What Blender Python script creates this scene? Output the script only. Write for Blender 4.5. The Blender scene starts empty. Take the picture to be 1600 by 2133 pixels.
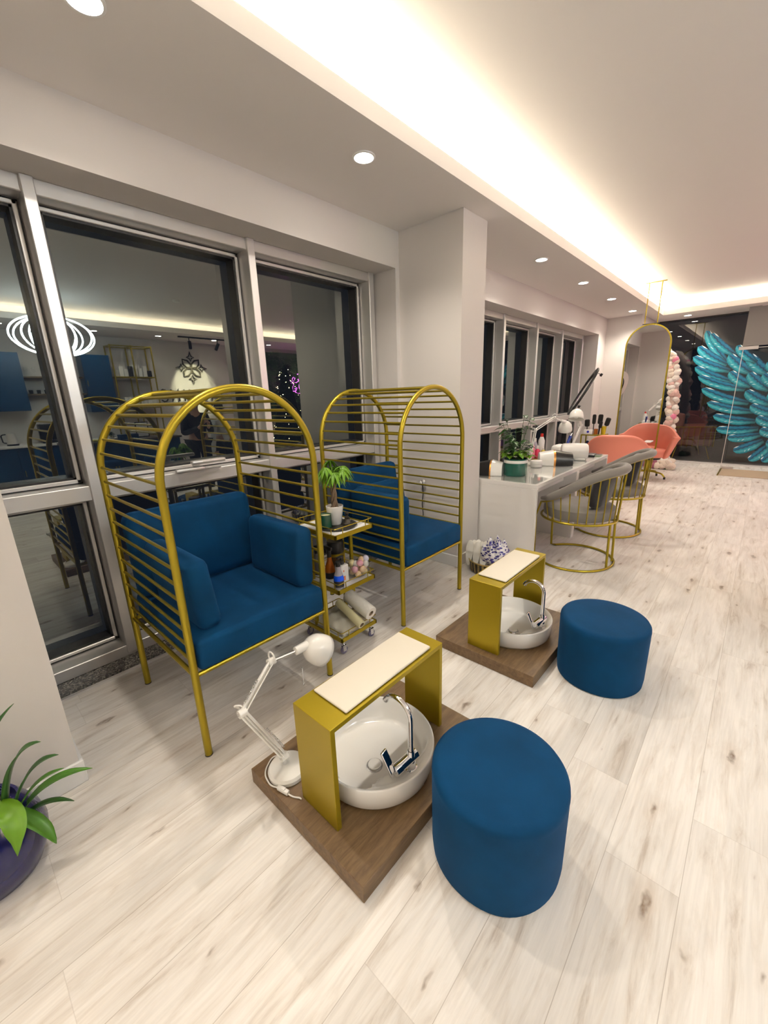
import bpy, bmesh, math, random
from mathutils import Vector, Matrix, Euler
random.seed(7)
PI = math.pi
S = bpy.context.scene
COL = S.collection

# ------------------------------------------------------------ camera
R = ((0.74275631, 0.66885046, -0.03085658), (0.15828922, -0.22018477, -0.96252958), (-0.6505825, 0.71004065, -0.26941544))
cam_d = bpy.data.cameras.new('camera')
cam = bpy.data.objects.new('camera', cam_d)
COL.objects.link(cam)
rot = Matrix(((R[0][0], -R[1][0], -R[2][0]), (R[0][1], -R[1][1], -R[2][1]), (R[0][2], -R[1][2], -R[2][2])))
cam.matrix_world = Matrix.Translation((0, 0, 1.65)) @ rot.to_4x4()
cam_d.sensor_width = 36.0
cam_d.sensor_fit = 'VERTICAL'
cam_d.sensor_height = 36.0
cam_d.lens = 36.0 * 850.32 / 2133.0
cam_d.clip_start = 0.02
S.camera = cam

# ------------------------------------------------------------ world, exposure
w = bpy.data.worlds.new('world')
S.world = w
w.use_nodes = True
w.node_tree.nodes['Background'].inputs[0].default_value = (0.010, 0.012, 0.018, 1)
w.node_tree.nodes['Background'].inputs[1].default_value = 0.6
S.view_settings.view_transform = 'Standard'
S.view_settings.look = 'None'
S.view_settings.gamma = 1.0
S.view_settings.use_curve_mapping = False
S.view_settings.exposure = 0.20
S.cycles.use_denoising = True
S.cycles.max_bounces = 10
S.cycles.glossy_bounces = 5
S.cycles.transmission_bounces = 8
S.cycles.transparent_max_bounces = 16
S.cycles.sample_clamp_indirect = 6.0
S.cycles.caustics_reflective = False
S.cycles.caustics_refractive = False

WARM = (1.0, 0.91, 0.79)
COVE = (1.0, 0.88, 0.67)

def area(name, loc, size, energy, color, rot=(0, 0, 0)):
    l = bpy.data.lights.new(name, 'AREA')
    l.shape = 'RECTANGLE'; l.size = size[0]; l.size_y = size[1]
    l.energy = energy; l.color = color
    o = bpy.data.objects.new(name, l); COL.objects.link(o)
    o.location = loc; o.rotation_euler = rot
    return o

# room numbers (metres)
ZS, ZU = 3.093, 3.33          # soffit underside, tray ceiling
XL, XR = -2.71, 4.3           # window wall face, opposite wall face
TX0, TX1, TY0, TY1 = -1.82, 3.0, -2.2, 10.6   # tray opening
YG = 11.6                     # far glass wall
YB = -3.6                     # wall behind the camera
GX = -3.2                     # window glass plane
# LED strips lying on the ledge of the tray, shining up
CE = 45.0
area('cove_strip_light_window_side', (TX0 - 0.10, (TY0 + TY1) / 2, 3.215), (0.03, TY1 - TY0), CE * (TY1 - TY0), COVE, (PI, 0, 0))
area('cove_strip_light_opposite_side', (TX1 + 0.10, (TY0 + TY1) / 2, 3.215), (0.03, TY1 - TY0), CE * (TY1 - TY0), COVE, (PI, 0, 0))
area('cove_strip_light_far_side', ((TX0 + TX1) / 2, TY1 + 0.10, 3.215), (TX1 - TX0, 0.03), CE * (TX1 - TX0), COVE, (PI, 0, 0))
area('cove_strip_light_near_side', ((TX0 + TX1) / 2, TY0 - 0.10, 3.215), (TX1 - TX0, 0.03), CE * (TX1 - TX0), COVE, (PI, 0, 0))
# recessed downlights (positions; the fittings are built further down)
DOWN = [(-2.09, 0.74), (-2.09, 2.2), (-2.12, 5.07), (-2.12, 6.53), (-2.13, 8.0), (-2.14, 9.5),
        (-1.46, 11.05), (-0.28, 11.05), (0.9, 11.05), (2.1, 11.05),
        (3.6, -1.7), (3.6, -0.2), (3.6, 1.25), (3.6, 2.65), (3.6, 3.85), (3.6, 5.1), (3.6, 6.6), (3.6, 8.0), (3.6, 9.5),
        (-1.2, -2.9), (0.4, -2.9), (2.0, -2.9)]
EDOWN = 60.0

# ------------------------------------------------------------ mesh helpers
class MB:
    def __init__(s): s.bm = bmesh.new()
    def _new(s, verts, faces):
        vs = [s.bm.verts.new(v) for v in verts]
        for f in faces:
            try: s.bm.faces.new([vs[i] for i in f])
            except ValueError: pass
        return vs
    def box(s, a, b, bev=0.0, seg=2, mat=None):
        x0, y0, z0 = [min(a[i], b[i]) for i in range(3)]; x1, y1, z1 = [max(a[i], b[i]) for i in range(3)]
        t = bmesh.new()
        vs = [t.verts.new(v) for v in ((x0,y0,z0),(x1,y0,z0),(x1,y1,z0),(x0,y1,z0),(x0,y0,z1),(x1,y0,z1),(x1,y1,z1),(x0,y1,z1))]
        for f in ((0,3,2,1),(4,5,6,7),(0,1,5,4),(1,2,6,5),(2,3,7,6),(3,0,4,7)): t.faces.new([vs[i] for i in f])
        if bev > 0: bmesh.ops.bevel(t, geom=t.edges[:], offset=bev, segments=seg, profile=0.5, affect='EDGES')
        if mat is not None: bmesh.ops.transform(t, matrix=mat, verts=t.verts[:])
        s.merge(t); return s
    def merge(s, t):
        me = bpy.data.meshes.new('tmp'); t.to_mesh(me); t.free(); s.bm.from_mesh(me); bpy.data.meshes.remove(me); return s
    def tube(s, pts, r, seg=10, closed=False, cap=True):
        P = [Vector(p) for p in pts]; n = len(P)
        rr = r if isinstance(r, (list, tuple)) else [r] * n
        T = []
        for i in range(n):
            if closed: d = P[(i + 1) % n] - P[(i - 1) % n]
            else: d = P[min(i + 1, n - 1)] - P[max(i - 1, 0)]
            T.append(d.normalized() if d.length > 1e-9 else Vector((0, 0, 1)))
        up = Vector((0, 0, 1))
        if abs(T[0].dot(up)) > 0.9: up = Vector((1, 0, 0))
        N = (up - T[0] * up.dot(T[0])).normalized()
        rings = []
        for i in range(n):
            N = (N - T[i] * N.dot(T[i])).normalized(); B = T[i].cross(N)
            rings.append([s.bm.verts.new(P[i] + (N * math.cos(2*PI*k/seg) + B * math.sin(2*PI*k/seg)) * rr[i]) for k in range(seg)])
        m = n if closed else n - 1
        for i in range(m):
            a, b = rings[i], rings[(i + 1) % n]
            off = 0
            if closed and i == n - 1:
                off = min(range(seg), key=lambda o: (a[0].co - b[o].co).length)
            for k in range(seg):
                s.bm.faces.new((a[k], a[(k+1) % seg], b[(k+1+off) % seg], b[(k+off) % seg]))
        if cap and not closed:
            s.bm.faces.new(rings[0][::-1]); s.bm.faces.new(rings[-1])
        return s
    def lathe(s, prof, seg=32, c=(0, 0, 0), axis=None, sx=1.0, sy=1.0, close=False):
        t = bmesh.new(); rings = []
        for r, z in prof:
            if r < 1e-6: rings.append([t.verts.new((0, 0, z))])
            else: rings.append([t.verts.new((r*math.cos(2*PI*k/seg)*sx, r*math.sin(2*PI*k/seg)*sy, z)) for k in range(seg)])
        pairs = list(zip(rings, rings[1:]))
        if close: pairs.append((rings[-1], rings[0]))
        for a, b in pairs:
            if len(a) == 1 and len(b) == 1: continue
            for k in range(seg):
                if len(a) == 1: t.faces.new((a[0], b[(k+1) % seg], b[k]))
                elif len(b) == 1: t.faces.new((a[k], a[(k+1) % seg], b[0]))
                else: t.faces.new((a[k], a[(k+1) % seg], b[(k+1) % seg], b[k]))
        M = Matrix.Translation(c)
        if axis is not None: M = M @ Vector((0, 0, 1)).rotation_difference(Vector(axis)).to_matrix().to_4x4()
        bmesh.ops.transform(t, matrix=M, verts=t.verts[:])
        return s.merge(t)
    def cyl(s, a, b, r, seg=16, r2=None):
        a = Vector(a); b = Vector(b); d = b - a
        r2 = r if r2 is None else r2
        return s.lathe([(0, 0), (r, 0), (r2, d.length), (0, d.length)], seg, a, d)
    def ball(s, c, r, seg=16, rings=10, sc=(1, 1, 1), rot=None):
        t = bmesh.new(); bmesh.ops.create_uvsphere(t, u_segments=seg, v_segments=rings, radius=r)
        M = Matrix.Translation(c) @ (rot.to_matrix().to_4x4() if rot else Matrix()) @ Matrix.Diagonal((*sc, 1))
        bmesh.ops.transform(t, matrix=M, verts=t.verts[:]); return s.merge(t)
    def prism(s, poly, z0, z1, M=None, bev=0.0):
        t = bmesh.new(); n = len(poly)
        a = [t.verts.new((x, y, z0)) for x, y in poly]; b = [t.verts.new((x, y, z1)) for x, y in poly]
        t.faces.new(a[::-1]); t.faces.new(b)
        for i in range(n): t.faces.new((a[i], a[(i+1) % n], b[(i+1) % n], b[i]))
        if bev: bmesh.ops.bevel(t, geom=[e for e in t.edges], offset=bev, segments=2, profile=0.5, affect='EDGES')
        if M is not None: bmesh.ops.transform(t, matrix=M, verts=t.verts[:])
        return s.merge(t)
    def grid(s, fn, nu, nv, thick=0.0):
        V = [[s.bm.verts.new(fn(i / nu, j / nv)) for j in range(nv + 1)] for i in range(nu + 1)]
        for i in range(nu):
            for j in range(nv): s.bm.faces.new((V[i][j], V[i+1][j], V[i+1][j+1], V[i][j+1]))
        return V
    def xform(s, M):
        bmesh.ops.transform(s.bm, matrix=M, verts=s.bm.verts[:]); return s

def obj(name, mb, mat, parent=None, smooth=True, loc=None, angle=35, solid=0.0, recalc=True):
    me = bpy.data.meshes.new(name)
    if recalc: bmesh.ops.recalc_face_normals(mb.bm, faces=mb.bm.faces[:])
    mb.bm.to_mesh(me); mb.bm.free()
    if smooth:
        for p in me.polygons: p.use_smooth = True
        me.set_sharp_from_angle(angle=math.radians(angle))
    me.materials.append(mat)
    o = bpy.data.objects.new(name, me); COL.objects.link(o)
    if parent: o.parent = parent
    if loc: o.location = loc
    if solid:
        md = o.modifiers.new('solid', 'SOLIDIFY'); md.thickness = solid; md.offset = 0
    return o

def tag(o, label, cat, group=None, kind=None):
    o['label'] = label; o['category'] = cat
    if group: o['group'] = group
    if kind: o['kind'] = kind
    return o
def thing(name, label, cat, loc=(0, 0, 0), rz=0.0, group=None):
    o = bpy.data.objects.new(name, None); COL.objects.link(o)
    o.empty_display_size = 0.05
    o.location = loc; o.rotation_euler = (0, 0, rz)
    return tag(o, label, cat, group)
def struct(name, mb, mat, **k):
    o = obj(name, mb, mat, **k); o['kind'] = 'structure'; return o
def sthing(name):
    o = bpy.data.objects.new(name, None); COL.objects.link(o); o['kind'] = 'structure'; return o
def dup(root, loc=None, rz=None, label=None, group=None):
    def cp(o, par):
        c = o.copy(); COL.objects.link(c)
        if par: c.parent = par
        for ch in list(o.children): cp(ch, c)
        return c
    r = cp(root, None)
    if loc is not None: r.location = loc
    if rz is not None: r.rotation_euler = (0, 0, rz)
    if label: r['label'] = label
    if group: r['group'] = group
    return r
def arc(c, r, a0, a1, n, ax='xy'):
    out = []
    for i in range(n + 1):
        a = a0 + (a1 - a0) * i / n; u, v = r * math.cos(a), r * math.sin(a)
        if ax == 'xy': out.append((c[0]+u, c[1]+v, c[2]))
        elif ax == 'yz': out.append((c[0], c[1]+u, c[2]+v))
        else: out.append((c[0]+u, c[1], c[2]+v))
    return out
def rounded(pts, r, n=5):
    """polyline with its inner corners rounded"""
    P = [Vector(p) for p in pts]; out = [P[0]]
    for i in range(1, len(P) - 1):
        a, b, c = P[i-1], P[i], P[i+1]
        d1 = (a - b).normalized(); d2 = (c - b).normalized()
        k = min(r, (a-b).length * 0.49, (c-b).length * 0.49)
        p0 = b + d1 * k; p1 = b + d2 * k
        for j in range(n + 1):
            t = j / n
            out.append(p0 * (1-t)**2 + b * 2*t*(1-t) + p1 * t*t)
    out.append(P[-1]); return out

# ------------------------------------------------------------ materials
def base(name):
    m = bpy.data.materials.new(name); m.use_nodes = True
    nt = m.node_tree; b = nt.nodes['Principled BSDF']; return m, nt, b
def mat(name, col, rough=0.5, metal=0.0, bump=0.0, bscale=200.0, spec=0.5, sheen=0.0, coat=0.0, var=0.0, vscale=3.0, emis=None, es=0.0, trans=0.0, ior=1.45, alpha=1.0, sheen_tint=None, stretch=(1,1,1)):
    m, nt, b = base(name)
    b.inputs['Base Color'].default_value = (*col, 1)
    b.inputs['Roughness'].default_value = rough
    b.inputs['Metallic'].default_value = metal
    b.inputs['Specular IOR Level'].default_value = spec
    b.inputs['IOR'].default_value = ior
    b.inputs['Transmission Weight'].default_value = trans
    b.inputs['Alpha'].default_value = alpha
    if coat: b.inputs['Coat Weight'].default_value = coat; b.inputs['Coat Roughness'].default_value = 0.05
    if sheen:
        b.inputs['Sheen Weight'].default_value = sheen; b.inputs['Sheen Roughness'].default_value = 0.35
        if sheen_tint: b.inputs['Sheen Tint'].default_value = (*sheen_tint, 1)
    if emis: b.inputs['Emission Color'].default_value = (*emis, 1); b.inputs['Emission Strength'].default_value = es
    tc = nt.nodes.new('ShaderNodeTexCoord')
    mp = nt.nodes.new('ShaderNodeMapping'); mp.inputs['Scale'].default_value = stretch
    nt.links.new(tc.outputs['Object'], mp.inputs[0])
    if var:
        n = nt.nodes.new('ShaderNodeTexNoise'); n.inputs['Scale'].default_value = vscale; n.inputs['Detail'].default_value = 5
        nt.links.new(mp.outputs[0], n.inputs['Vector'])
        mx = nt.nodes.new('ShaderNodeMix'); mx.data_type = 'RGBA'
        mx.inputs[6].default_value = (*[c * (1 - var) for c in col], 1); mx.inputs[7].default_value = (*[min(1, c * (1 + var)) for c in col], 1)
        nt.links.new(n.outputs[0], mx.inputs[0]); nt.links.new(mx.outputs[2], b.inputs['Base Color'])
    if bump:
        n = nt.nodes.new('ShaderNodeTexNoise'); n.inputs['Scale'].default_value = bscale; n.inputs['Detail'].default_value = 3
        nt.links.new(mp.outputs[0], n.inputs['Vector'])
        bp = nt.nodes.new('ShaderNodeBump'); bp.inputs['Strength'].default_value = bump; bp.inputs['Distance'].default_value = 0.01
        nt.links.new(n.outputs[0], bp.inputs['Height']); nt.links.new(bp.outputs[0], b.inputs['Normal'])
    return m
def glass(name, tint=(1, 1, 1), ior=1.5, refl_col=(1, 1, 1), rough=0.0):
    """thin pane: see-through with a fresnel reflection"""
    m = bpy.data.materials.new(name); m.use_nodes = True; nt = m.node_tree; nt.nodes.clear()
    o = nt.nodes.new('ShaderNodeOutputMaterial'); t = nt.nodes.new('ShaderNodeBsdfTransparent'); g = nt.nodes.new('ShaderNodeBsdfGlossy')
    f = nt.nodes.new('ShaderNodeFresnel'); mx = nt.nodes.new('ShaderNodeMixShader')
    t.inputs[0].default_value = (*tint, 1); g.inputs[0].default_value = (*refl_col, 1); g.inputs['Roughness'].default_value = rough; f.inputs[0].default_value = ior
    ge = nt.nodes.new('ShaderNodeNewGeometry'); k = nt.nodes.new('ShaderNodeMapRange')
    # the same reflectance from either side of the pane
    k.inputs[1].default_value = 0; k.inputs[2].default_value = 1; k.inputs[3].default_value = ior; k.inputs[4].default_value = 1.0 / ior
    inv = nt.nodes.new('ShaderNodeMath'); inv.operation = 'DIVIDE'; inv.inputs[0].default_value = 1.0
    nt.links.new(ge.outputs['Backfacing'], k.inputs[0]); nt.links.new(k.outputs[0], f.inputs[0])
    f2 = f
    nt.links.new(f2.outputs[0], mx.inputs[0]); nt.links.new(t.outputs[0], mx.inputs[1]); nt.links.new(g.outputs[0], mx.inputs[2]); nt.links.new(mx.outputs[0], o.inputs[0])
    nt.nodes.remove(inv)
    return m
def emit(name, col, s):
    m = bpy.data.materials.new(name); m.use_nodes = True; nt = m.node_tree; nt.nodes.clear()
    o = nt.nodes.new('ShaderNodeOutputMaterial'); e = nt.nodes.new('ShaderNodeEmission'); e.inputs[0].default_value = (*col, 1); e.inputs[1].default_value = s
    nt.links.new(e.outputs[0], o.inputs[0]); return m

M_wall = mat('wall_paint', (0.67, 0.63, 0.595), 0.7, bump=0.05, bscale=350)
M_ceil = mat('ceiling_paint', (0.78, 0.74, 0.71), 0.8, bump=0.03, bscale=300)
M_trim = mat('white_trim', (0.85, 0.84, 0.82), 0.35)
M_gold = mat('gold_paint', (0.36, 0.275, 0.022), 0.33, metal=0.75, bump=0.03, bscale=900)
M_goldp = mat('gold_satin_panel', (0.34, 0.25, 0.008), 0.36, metal=0.55, bump=0.03, bscale=900)
M_blue = mat('blue_velvet', (0.0, 0.0265, 0.082), 0.85, sheen=0.10, sheen_tint=(0.1, 0.4, 1.0), var=0.45, vscale=5.0, bump=0.15, bscale=600, spec=0.15)
M_alu = mat('brushed_aluminium', (0.70, 0.68, 0.66), 0.38, metal=0.7, bump=0.04, bscale=300, stretch=(1, 1, 0.05))
M_alud = mat('dark_gasket', (0.02, 0.02, 0.022), 0.4)
M_cer = mat('white_ceramic', (0.84, 0.82, 0.78), 0.08, coat=0.6)
M_chr = mat('chrome', (0.75, 0.75, 0.76), 0.06, metal=1.0)
M_whp = mat('white_plastic', (0.82, 0.80, 0.76), 0.3)
M_whm = mat('white_enamel_metal', (0.84, 0.82, 0.77), 0.25, coat=0.3)
M_desk = mat('white_gloss_lacquer', (0.80, 0.77, 0.735), 0.12, coat=0.5)
M_blk = mat('black_plastic', (0.012, 0.012, 0.013), 0.3)
M_cream = mat('cream_leatherette', (0.80, 0.74, 0.62), 0.5, bump=0.05, bscale=500)
M_grey = mat('grey_velvet', (0.185, 0.172, 0.157), 0.8, sheen=0.5, var=0.12, vscale=6, bump=0.1, bscale=500, spec=0.2)
M_dgrey = mat('charcoal_velvet', (0.03, 0.03, 0.034), 0.8, sheen=0.4, var=0.2, vscale=8, bump=0.3, bscale=40, spec=0.2)
M_pink = mat('coral_pink_leatherette', (0.72, 0.24, 0.17), 0.45, bump=0.03, bscale=400)
M_leaf = mat('green_leaf', (0.05, 0.16, 0.012), 0.35, var=0.35, vscale=12)
M_leafb = mat('bright_green_leaf', (0.10, 0.23, 0.008), 0.4, var=0.3, vscale=14)
M_leafd = mat('dark_green_leaf', (0.02, 0.075, 0.012), 0.35, var=0.35, vscale=12)
M_soil = mat('soil', (0.02, 0.013, 0.008), 0.95, bump=0.6, bscale=80)
M_bark = mat('braided_bark', (0.16, 0.11, 0.07), 0.85, bump=0.6, bscale=60, var=0.4, vscale=20, stretch=(1, 1, 0.2))
M_marb = mat('white_laminate', (0.80, 0.79, 0.77), 0.25)
M_pane = glass('window_pane', tint=(0.9, 0.93, 0.93), ior=2.7, refl_col=(0.86, 0.92, 0.84))
M_pane2 = glass('glass_wall_pane', tint=(0.72, 0.72, 0.72), ior=1.75)
M_gl = glass('clear_glass', tint=(0.975, 0.985, 0.98), ior=1.45)
M_mir = mat('mirror_silver', (0.86, 0.86, 0.85), 0.02, metal=1.0)

def floor_mat():
    m, nt, b = base('whitewashed_plank'); L = nt.links.new; N = nt.nodes.new
    tc = N('ShaderNodeTexCoord'); sp = N('ShaderNodeSeparateXYZ'); L(tc.outputs['Object'], sp.inputs[0])
    def M(op, a, b_=None, c=None):
        n = N('ShaderNodeMath'); n.operation = op
        for i, v in enumerate((a, b_, c)):
            if v is None: continue
            if isinstance(v, (int, float)): n.inputs[i].default_value = v
            else: L(v, n.inputs[i])
        return n.outputs[0]
    W, LEN = 0.2275, 1.42
    u = M('DIVIDE', M('ADD', sp.outputs[0], 1.088 + W * 20), W)       # plank column
    iu = M('FLOOR', u); fu = M('FRACT', u)
    wn = N('ShaderNodeTexWhiteNoise'); wn.noise_dimensions = '1D'; L(iu, wn.inputs['W'])
    v = M('ADD', M('DIVIDE', sp.outputs[1], LEN), M('MULTIPLY', wn.outputs['Value'], 7.3))
    iv = M('FLOOR', v); fv = M('FRACT', v)
    # per plank random
    cb = N('ShaderNodeCombineXYZ'); L(iu, cb.inputs[0]); L(iv, cb.inputs[1])
    w2 = N('ShaderNodeTexWhiteNoise'); w2.noise_dimensions = '3D'; L(cb.outputs[0], w2.inputs[0])
    # seams
    eu = M('MINIMUM', fu, M('SUBTRACT', 1.0, fu)); ev = M('MINIMUM', fv, M('SUBTRACT', 1.0, fv))
    su = M('LESS_THAN', M('MULTIPLY', eu, W), 0.0011); sv = M('LESS_THAN', M('MULTIPLY', ev, LEN), 0.0012)
    seam = M('MAXIMUM', su, sv)
    # grain: stretched noise, offset per plank
    off = N('ShaderNodeVectorMath'); off.operation = 'SCALE'; L(w2.outputs['Color'], off.inputs[0]); off.inputs[3].default_value = 17.0
    ad = N('ShaderNodeVectorMath'); ad.operation = 'ADD'; L(tc.outputs['Object'], ad.inputs[0]); L(off.outputs[0], ad.inputs[1])
    def noise(scale, st, det=4, dist=0.0, rough=0.55):
        mp = N('ShaderNodeMapping'); mp.inputs['Scale'].default_value = st; L(ad.outputs[0], mp.inputs[0])
        n = N('ShaderNodeTexNoise'); n.inputs['Scale'].default_value = scale; n.inputs['Detail'].default_value = det; n.inputs['Distortion'].default_value = dist; n.inputs['Roughness'].default_value = rough
        L(mp.outputs[0], n.inputs['Vector']); return n.outputs[0]
    g1 = noise(7, (3.2, 0.35, 1), 6, 0.6, 0.65)
    g2 = noise(30, (3.5, 0.12, 1), 3)
    g3 = noise(2.2, (1.4, 0.5, 1), 3, 0.8)
    r1 = N('ShaderNodeValToRGB'); L(g1, r1.inputs[0])
    e = r1.color_ramp.elements; e[0].position = 0.28; e[0].color = (0.56, 0.485, 0.415, 1); e[1].position = 0.55; e[1].color = (0.86, 0.815, 0.76, 1)
    k = e.new(0.42); k.color = (0.77, 0.715, 0.65, 1)
    def mixc(f, a, c, mode='MIX'):
        n = N('ShaderNodeMix'); n.data_type = 'RGBA'; n.blend_type = mode
        if isinstance(f, (int, float)): n.inputs[0].default_value = f
        else: L(f, n.inputs[0])
        for i, q in ((6, a), (7, c)):
            if isinstance(q, tuple): n.inputs[i].default_value = (*q, 1)
            else: L(q, n.inputs[i])
        return n.outputs[2]
    r2 = N('ShaderNodeMapRange'); L(g2, r2.inputs[0]); r2.inputs[1].default_value = 0.3; r2.inputs[2].default_value = 0.7; r2.inputs[3].default_value = 0.93; r2.inputs[4].default_value = 1.04
    c = mixc(1.0, r1.outputs[0], r2.outputs[0], 'MULTIPLY')
    r3 = N('ShaderNodeMapRange'); L(g3, r3.inputs[0]); r3.inputs[1].default_value = 0.35; r3.inputs[2].default_value = 0.65; r3.inputs[3].default_value = 0.90; r3.inputs[4].default_value = 1.05
    c = mixc(1.0, c, r3.outputs[0], 'MULTIPLY')
    pv = N('ShaderNodeMapRange'); L(w2.outputs['Value'], pv.inputs[0]); pv.inputs[3].default_value = 0.93; pv.inputs[4].default_value = 1.04
    c = mixc(1.0, c, pv.outputs[0], 'MULTIPLY')
    # knots: sparse stretched cells, irregular
    mpk = N('ShaderNodeMapping'); mpk.inputs['Scale'].default_value = (5.5, 1.9, 1); L(tc.outputs['Object'], mpk.inputs[0])
    wob = N('ShaderNodeTexNoise'); wob.inputs['Scale'].default_value = 14; L(tc.outputs['Object'], wob.inputs['Vector'])
    wv = N('ShaderNodeVectorMath'); wv.operation = 'MULTIPLY_ADD'; L(wob.outputs['Color'], wv.inputs[0]); wv.inputs[1].default_value = (0.22, 0.16, 0); L(mpk.outputs[0], wv.inputs[2])
    vo = N('ShaderNodeTexVoronoi'); vo.voronoi_dimensions = '2D'; vo.inputs['Scale'].default_value = 1.0; vo.inputs['Randomness'].default_value = 1.0; L(wv.outputs[0], vo.inputs['Vector'])
    vs = N('ShaderNodeSeparateColor'); L(vo.outputs['Color'], vs.inputs[0])
    rad = M('MULTIPLY', M('SUBTRACT', vs.outputs[0], 0.35), 0.16)
    kn = N('ShaderNodeMapRange'); L(M('SUBTRACT', rad, vo.outputs['Distance']), kn.inputs[0]); kn.inputs[1].default_value = -0.015; kn.inputs[2].default_value = 0.035; kn.inputs[3].default_value = 0.0; kn.inputs[4].default_value = 1.0
    halo = N('ShaderNodeMapRange'); L(M('SUBTRACT', M('MULTIPLY', rad, 2.6), vo.outputs['Distance']), halo.inputs[0]); halo.inputs[1].default_value = -0.05; halo.inputs[2].default_value = 0.12; halo.inputs[3].default_value = 0.0; halo.inputs[4].default_value = 0.35
    kk = noise(60, (1, 0.5, 1), 2)
    c = mixc(halo.outputs[0], c, (0.52, 0.42, 0.33))
    c = mixc(M('MULTIPLY', kn.outputs[0], M('MULTIPLY_ADD', kk, 1.6, -0.1)), c, (0.20, 0.14, 0.10))
    c = mixc(M('MULTIPLY', seam, M('MULTIPLY_ADD', su, 0.25, 0.20)), c, (0.22, 0.16, 0.11))
    L(c, b.inputs['Base Color']); b.inputs['Roughness'].default_value = 0.42; b.inputs['Specular IOR Level'].default_value = 0.35
    bp = N('ShaderNodeBump'); bp.inputs['Strength'].default_value = 0.06; bp.inputs['Distance'].default_value = 0.004
    L(M('SUBTRACT', g2, seam), bp.inputs['Height']); L(bp.outputs[0], b.inputs['Normal'])
    return m
M_floor = floor_mat()

def wood_mat(name, a, c, sc=(1, 8, 1), scale=4):
    m, nt, b = base(name); L = nt.links.new; N = nt.nodes.new
    tc = N('ShaderNodeTexCoord'); mp = N('ShaderNodeMapping'); mp.inputs['Scale'].default_value = sc; L(tc.outputs['Object'], mp.inputs[0])
    n = N('ShaderNodeTexNoise'); n.inputs['Scale'].default_value = scale; n.inputs['Detail'].default_value = 8; n.inputs['Roughness'].default_value = 0.7; n.inputs['Distortion'].default_value = 0.5; L(mp.outputs[0], n.inputs['Vector'])
    r = N('ShaderNodeValToRGB'); L(n.outputs[0], r.inputs[0]); e = r.color_ramp.elements
    e[0].position = 0.3; e[0].color = (*a, 1); e[1].position = 0.7; e[1].color = (*c, 1)
    L(r.outputs[0], b.inputs['Base Color']); b.inputs['Roughness'].default_value = 0.5
    bp = N('ShaderNodeBump'); bp.inputs['Strength'].default_value = 0.25; bp.inputs['Distance'].default_value = 0.003; L(n.outputs[0], bp.inputs['Height']); L(bp.outputs[0], b.inputs['Normal'])
    return m
M_wood = wood_mat('dark_oak_laminate', (0.075, 0.042, 0.018), (0.20, 0.125, 0.058), (9, 1.2, 9), 5)

def granite_mat():
    m, nt, b = base('speckled_granite'); L = nt.links.new; N = nt.nodes.new
    tc = N('ShaderNodeTexCoord'); n = N('ShaderNodeTexVoronoi'); n.inputs['Scale'].default_value = 130; L(tc.outputs['Object'], n.inputs['Vector'])
    r = N('ShaderNodeValToRGB'); s = N('ShaderNodeSeparateColor'); L(n.outputs['Color'], s.inputs[0]); L(s.outputs[0], r.inputs[0]); e = r.color_ramp.elements
    e[0].color = (0.012, 0.011, 0.011, 1); e[1].color = (0.22, 0.20, 0.17, 1); k = e.new(0.55); k.color = (0.055, 0.05, 0.046, 1)
    L(r.outputs[0], b.inputs['Base Color']); b.inputs['Roughness'].default_value = 0.25
    return m
M_gran = granite_mat()

# ------------------------------------------------------------ room shell
struct('floor', MB().box((-2.77, YB - .1, -0.05), (XR + .1, YG + 0.35, 0)), M_floor)
struct('trim_1', MB().box((-3.16, 0.0, -0.05), (-2.785, 3.27, 0.012)), M_gran)
struct('trim_2', MB().box((-2.785, 0.14, -0.05), (-2.762, 3.27, 0.014), 0.003), M_alu)
ww = MB()
ww.box((-3.35, -0.5, 2.79), (XL, 3.27, 3.42)); ww.box((-3.35, 3.216, 0), (XL, 3.27, 2.79))
ww.box((-3.35, 3.66, 2.75), (XL, 10.06, 3.42)); ww.box((-3.35, 9.56, 0), (XL, 10.06, 2.75)); ww.box((-3.35, 3.66, 0), (XL, 3.72, 2.75)); ww.box((-3.35, 3.72, 0.0), (-2.78, 9.56, 0.20))
struct('wall_left', ww, M_wall, smooth=False)
struct('wall_column', MB().box((-3.35, 3.27, 0), (-2.03, 3.66, ZS)), M_wall, smooth=False)
struct('wall_near_pier', MB().box((-3.35, YB, 0), (-2.05, -0.5, ZS)).box((-2.71, -0.5, 0), (-2.05, 0.14, ZS)), M_wall, smooth=False)
struct('wall_far_pier', MB().box((-3.35, 10.06, 0), (-2.08, YG + .1, ZS)), M_wall, smooth=False)
struct('wall_right', MB().box((XR, YB - .1, 0), (XR + 0.1, YG + .1, ZU)), M_wall, smooth=False)
struct('wall_back', MB().box((-2.05, YB - 0.1, 0), (XR, YB, ZU)), M_wall, smooth=False)
def bb(name, a, b): return struct(name, MB().box(a, b, 0.003, 1), M_trim)
bb('baseboard_near_pier', (-2.05, YB, 0), (-2.035, 0.155, 0.115))
bb('baseboard_near_pier_return', (-2.76, 0.14, 0), (-2.05, 0.155, 0.115))
bb('baseboard_column', (-2.71, 3.255, 0), (-2.015, 3.27, 0.115))
bb('baseboard_column_face', (-2.03, 3.27, 0), (-2.015, 3.66, 0.115))
bb('baseboard_far_pier', (-2.71, 10.045, 0), (-2.065, 10.06, 0.115))
bb('baseboard_right', (XR - .015, YB, 0), (XR, YG, 0.115))
bb('baseboard_far_pier_face', (-2.08, 10.06, 0), (-2.065, YG, 0.115))
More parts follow.
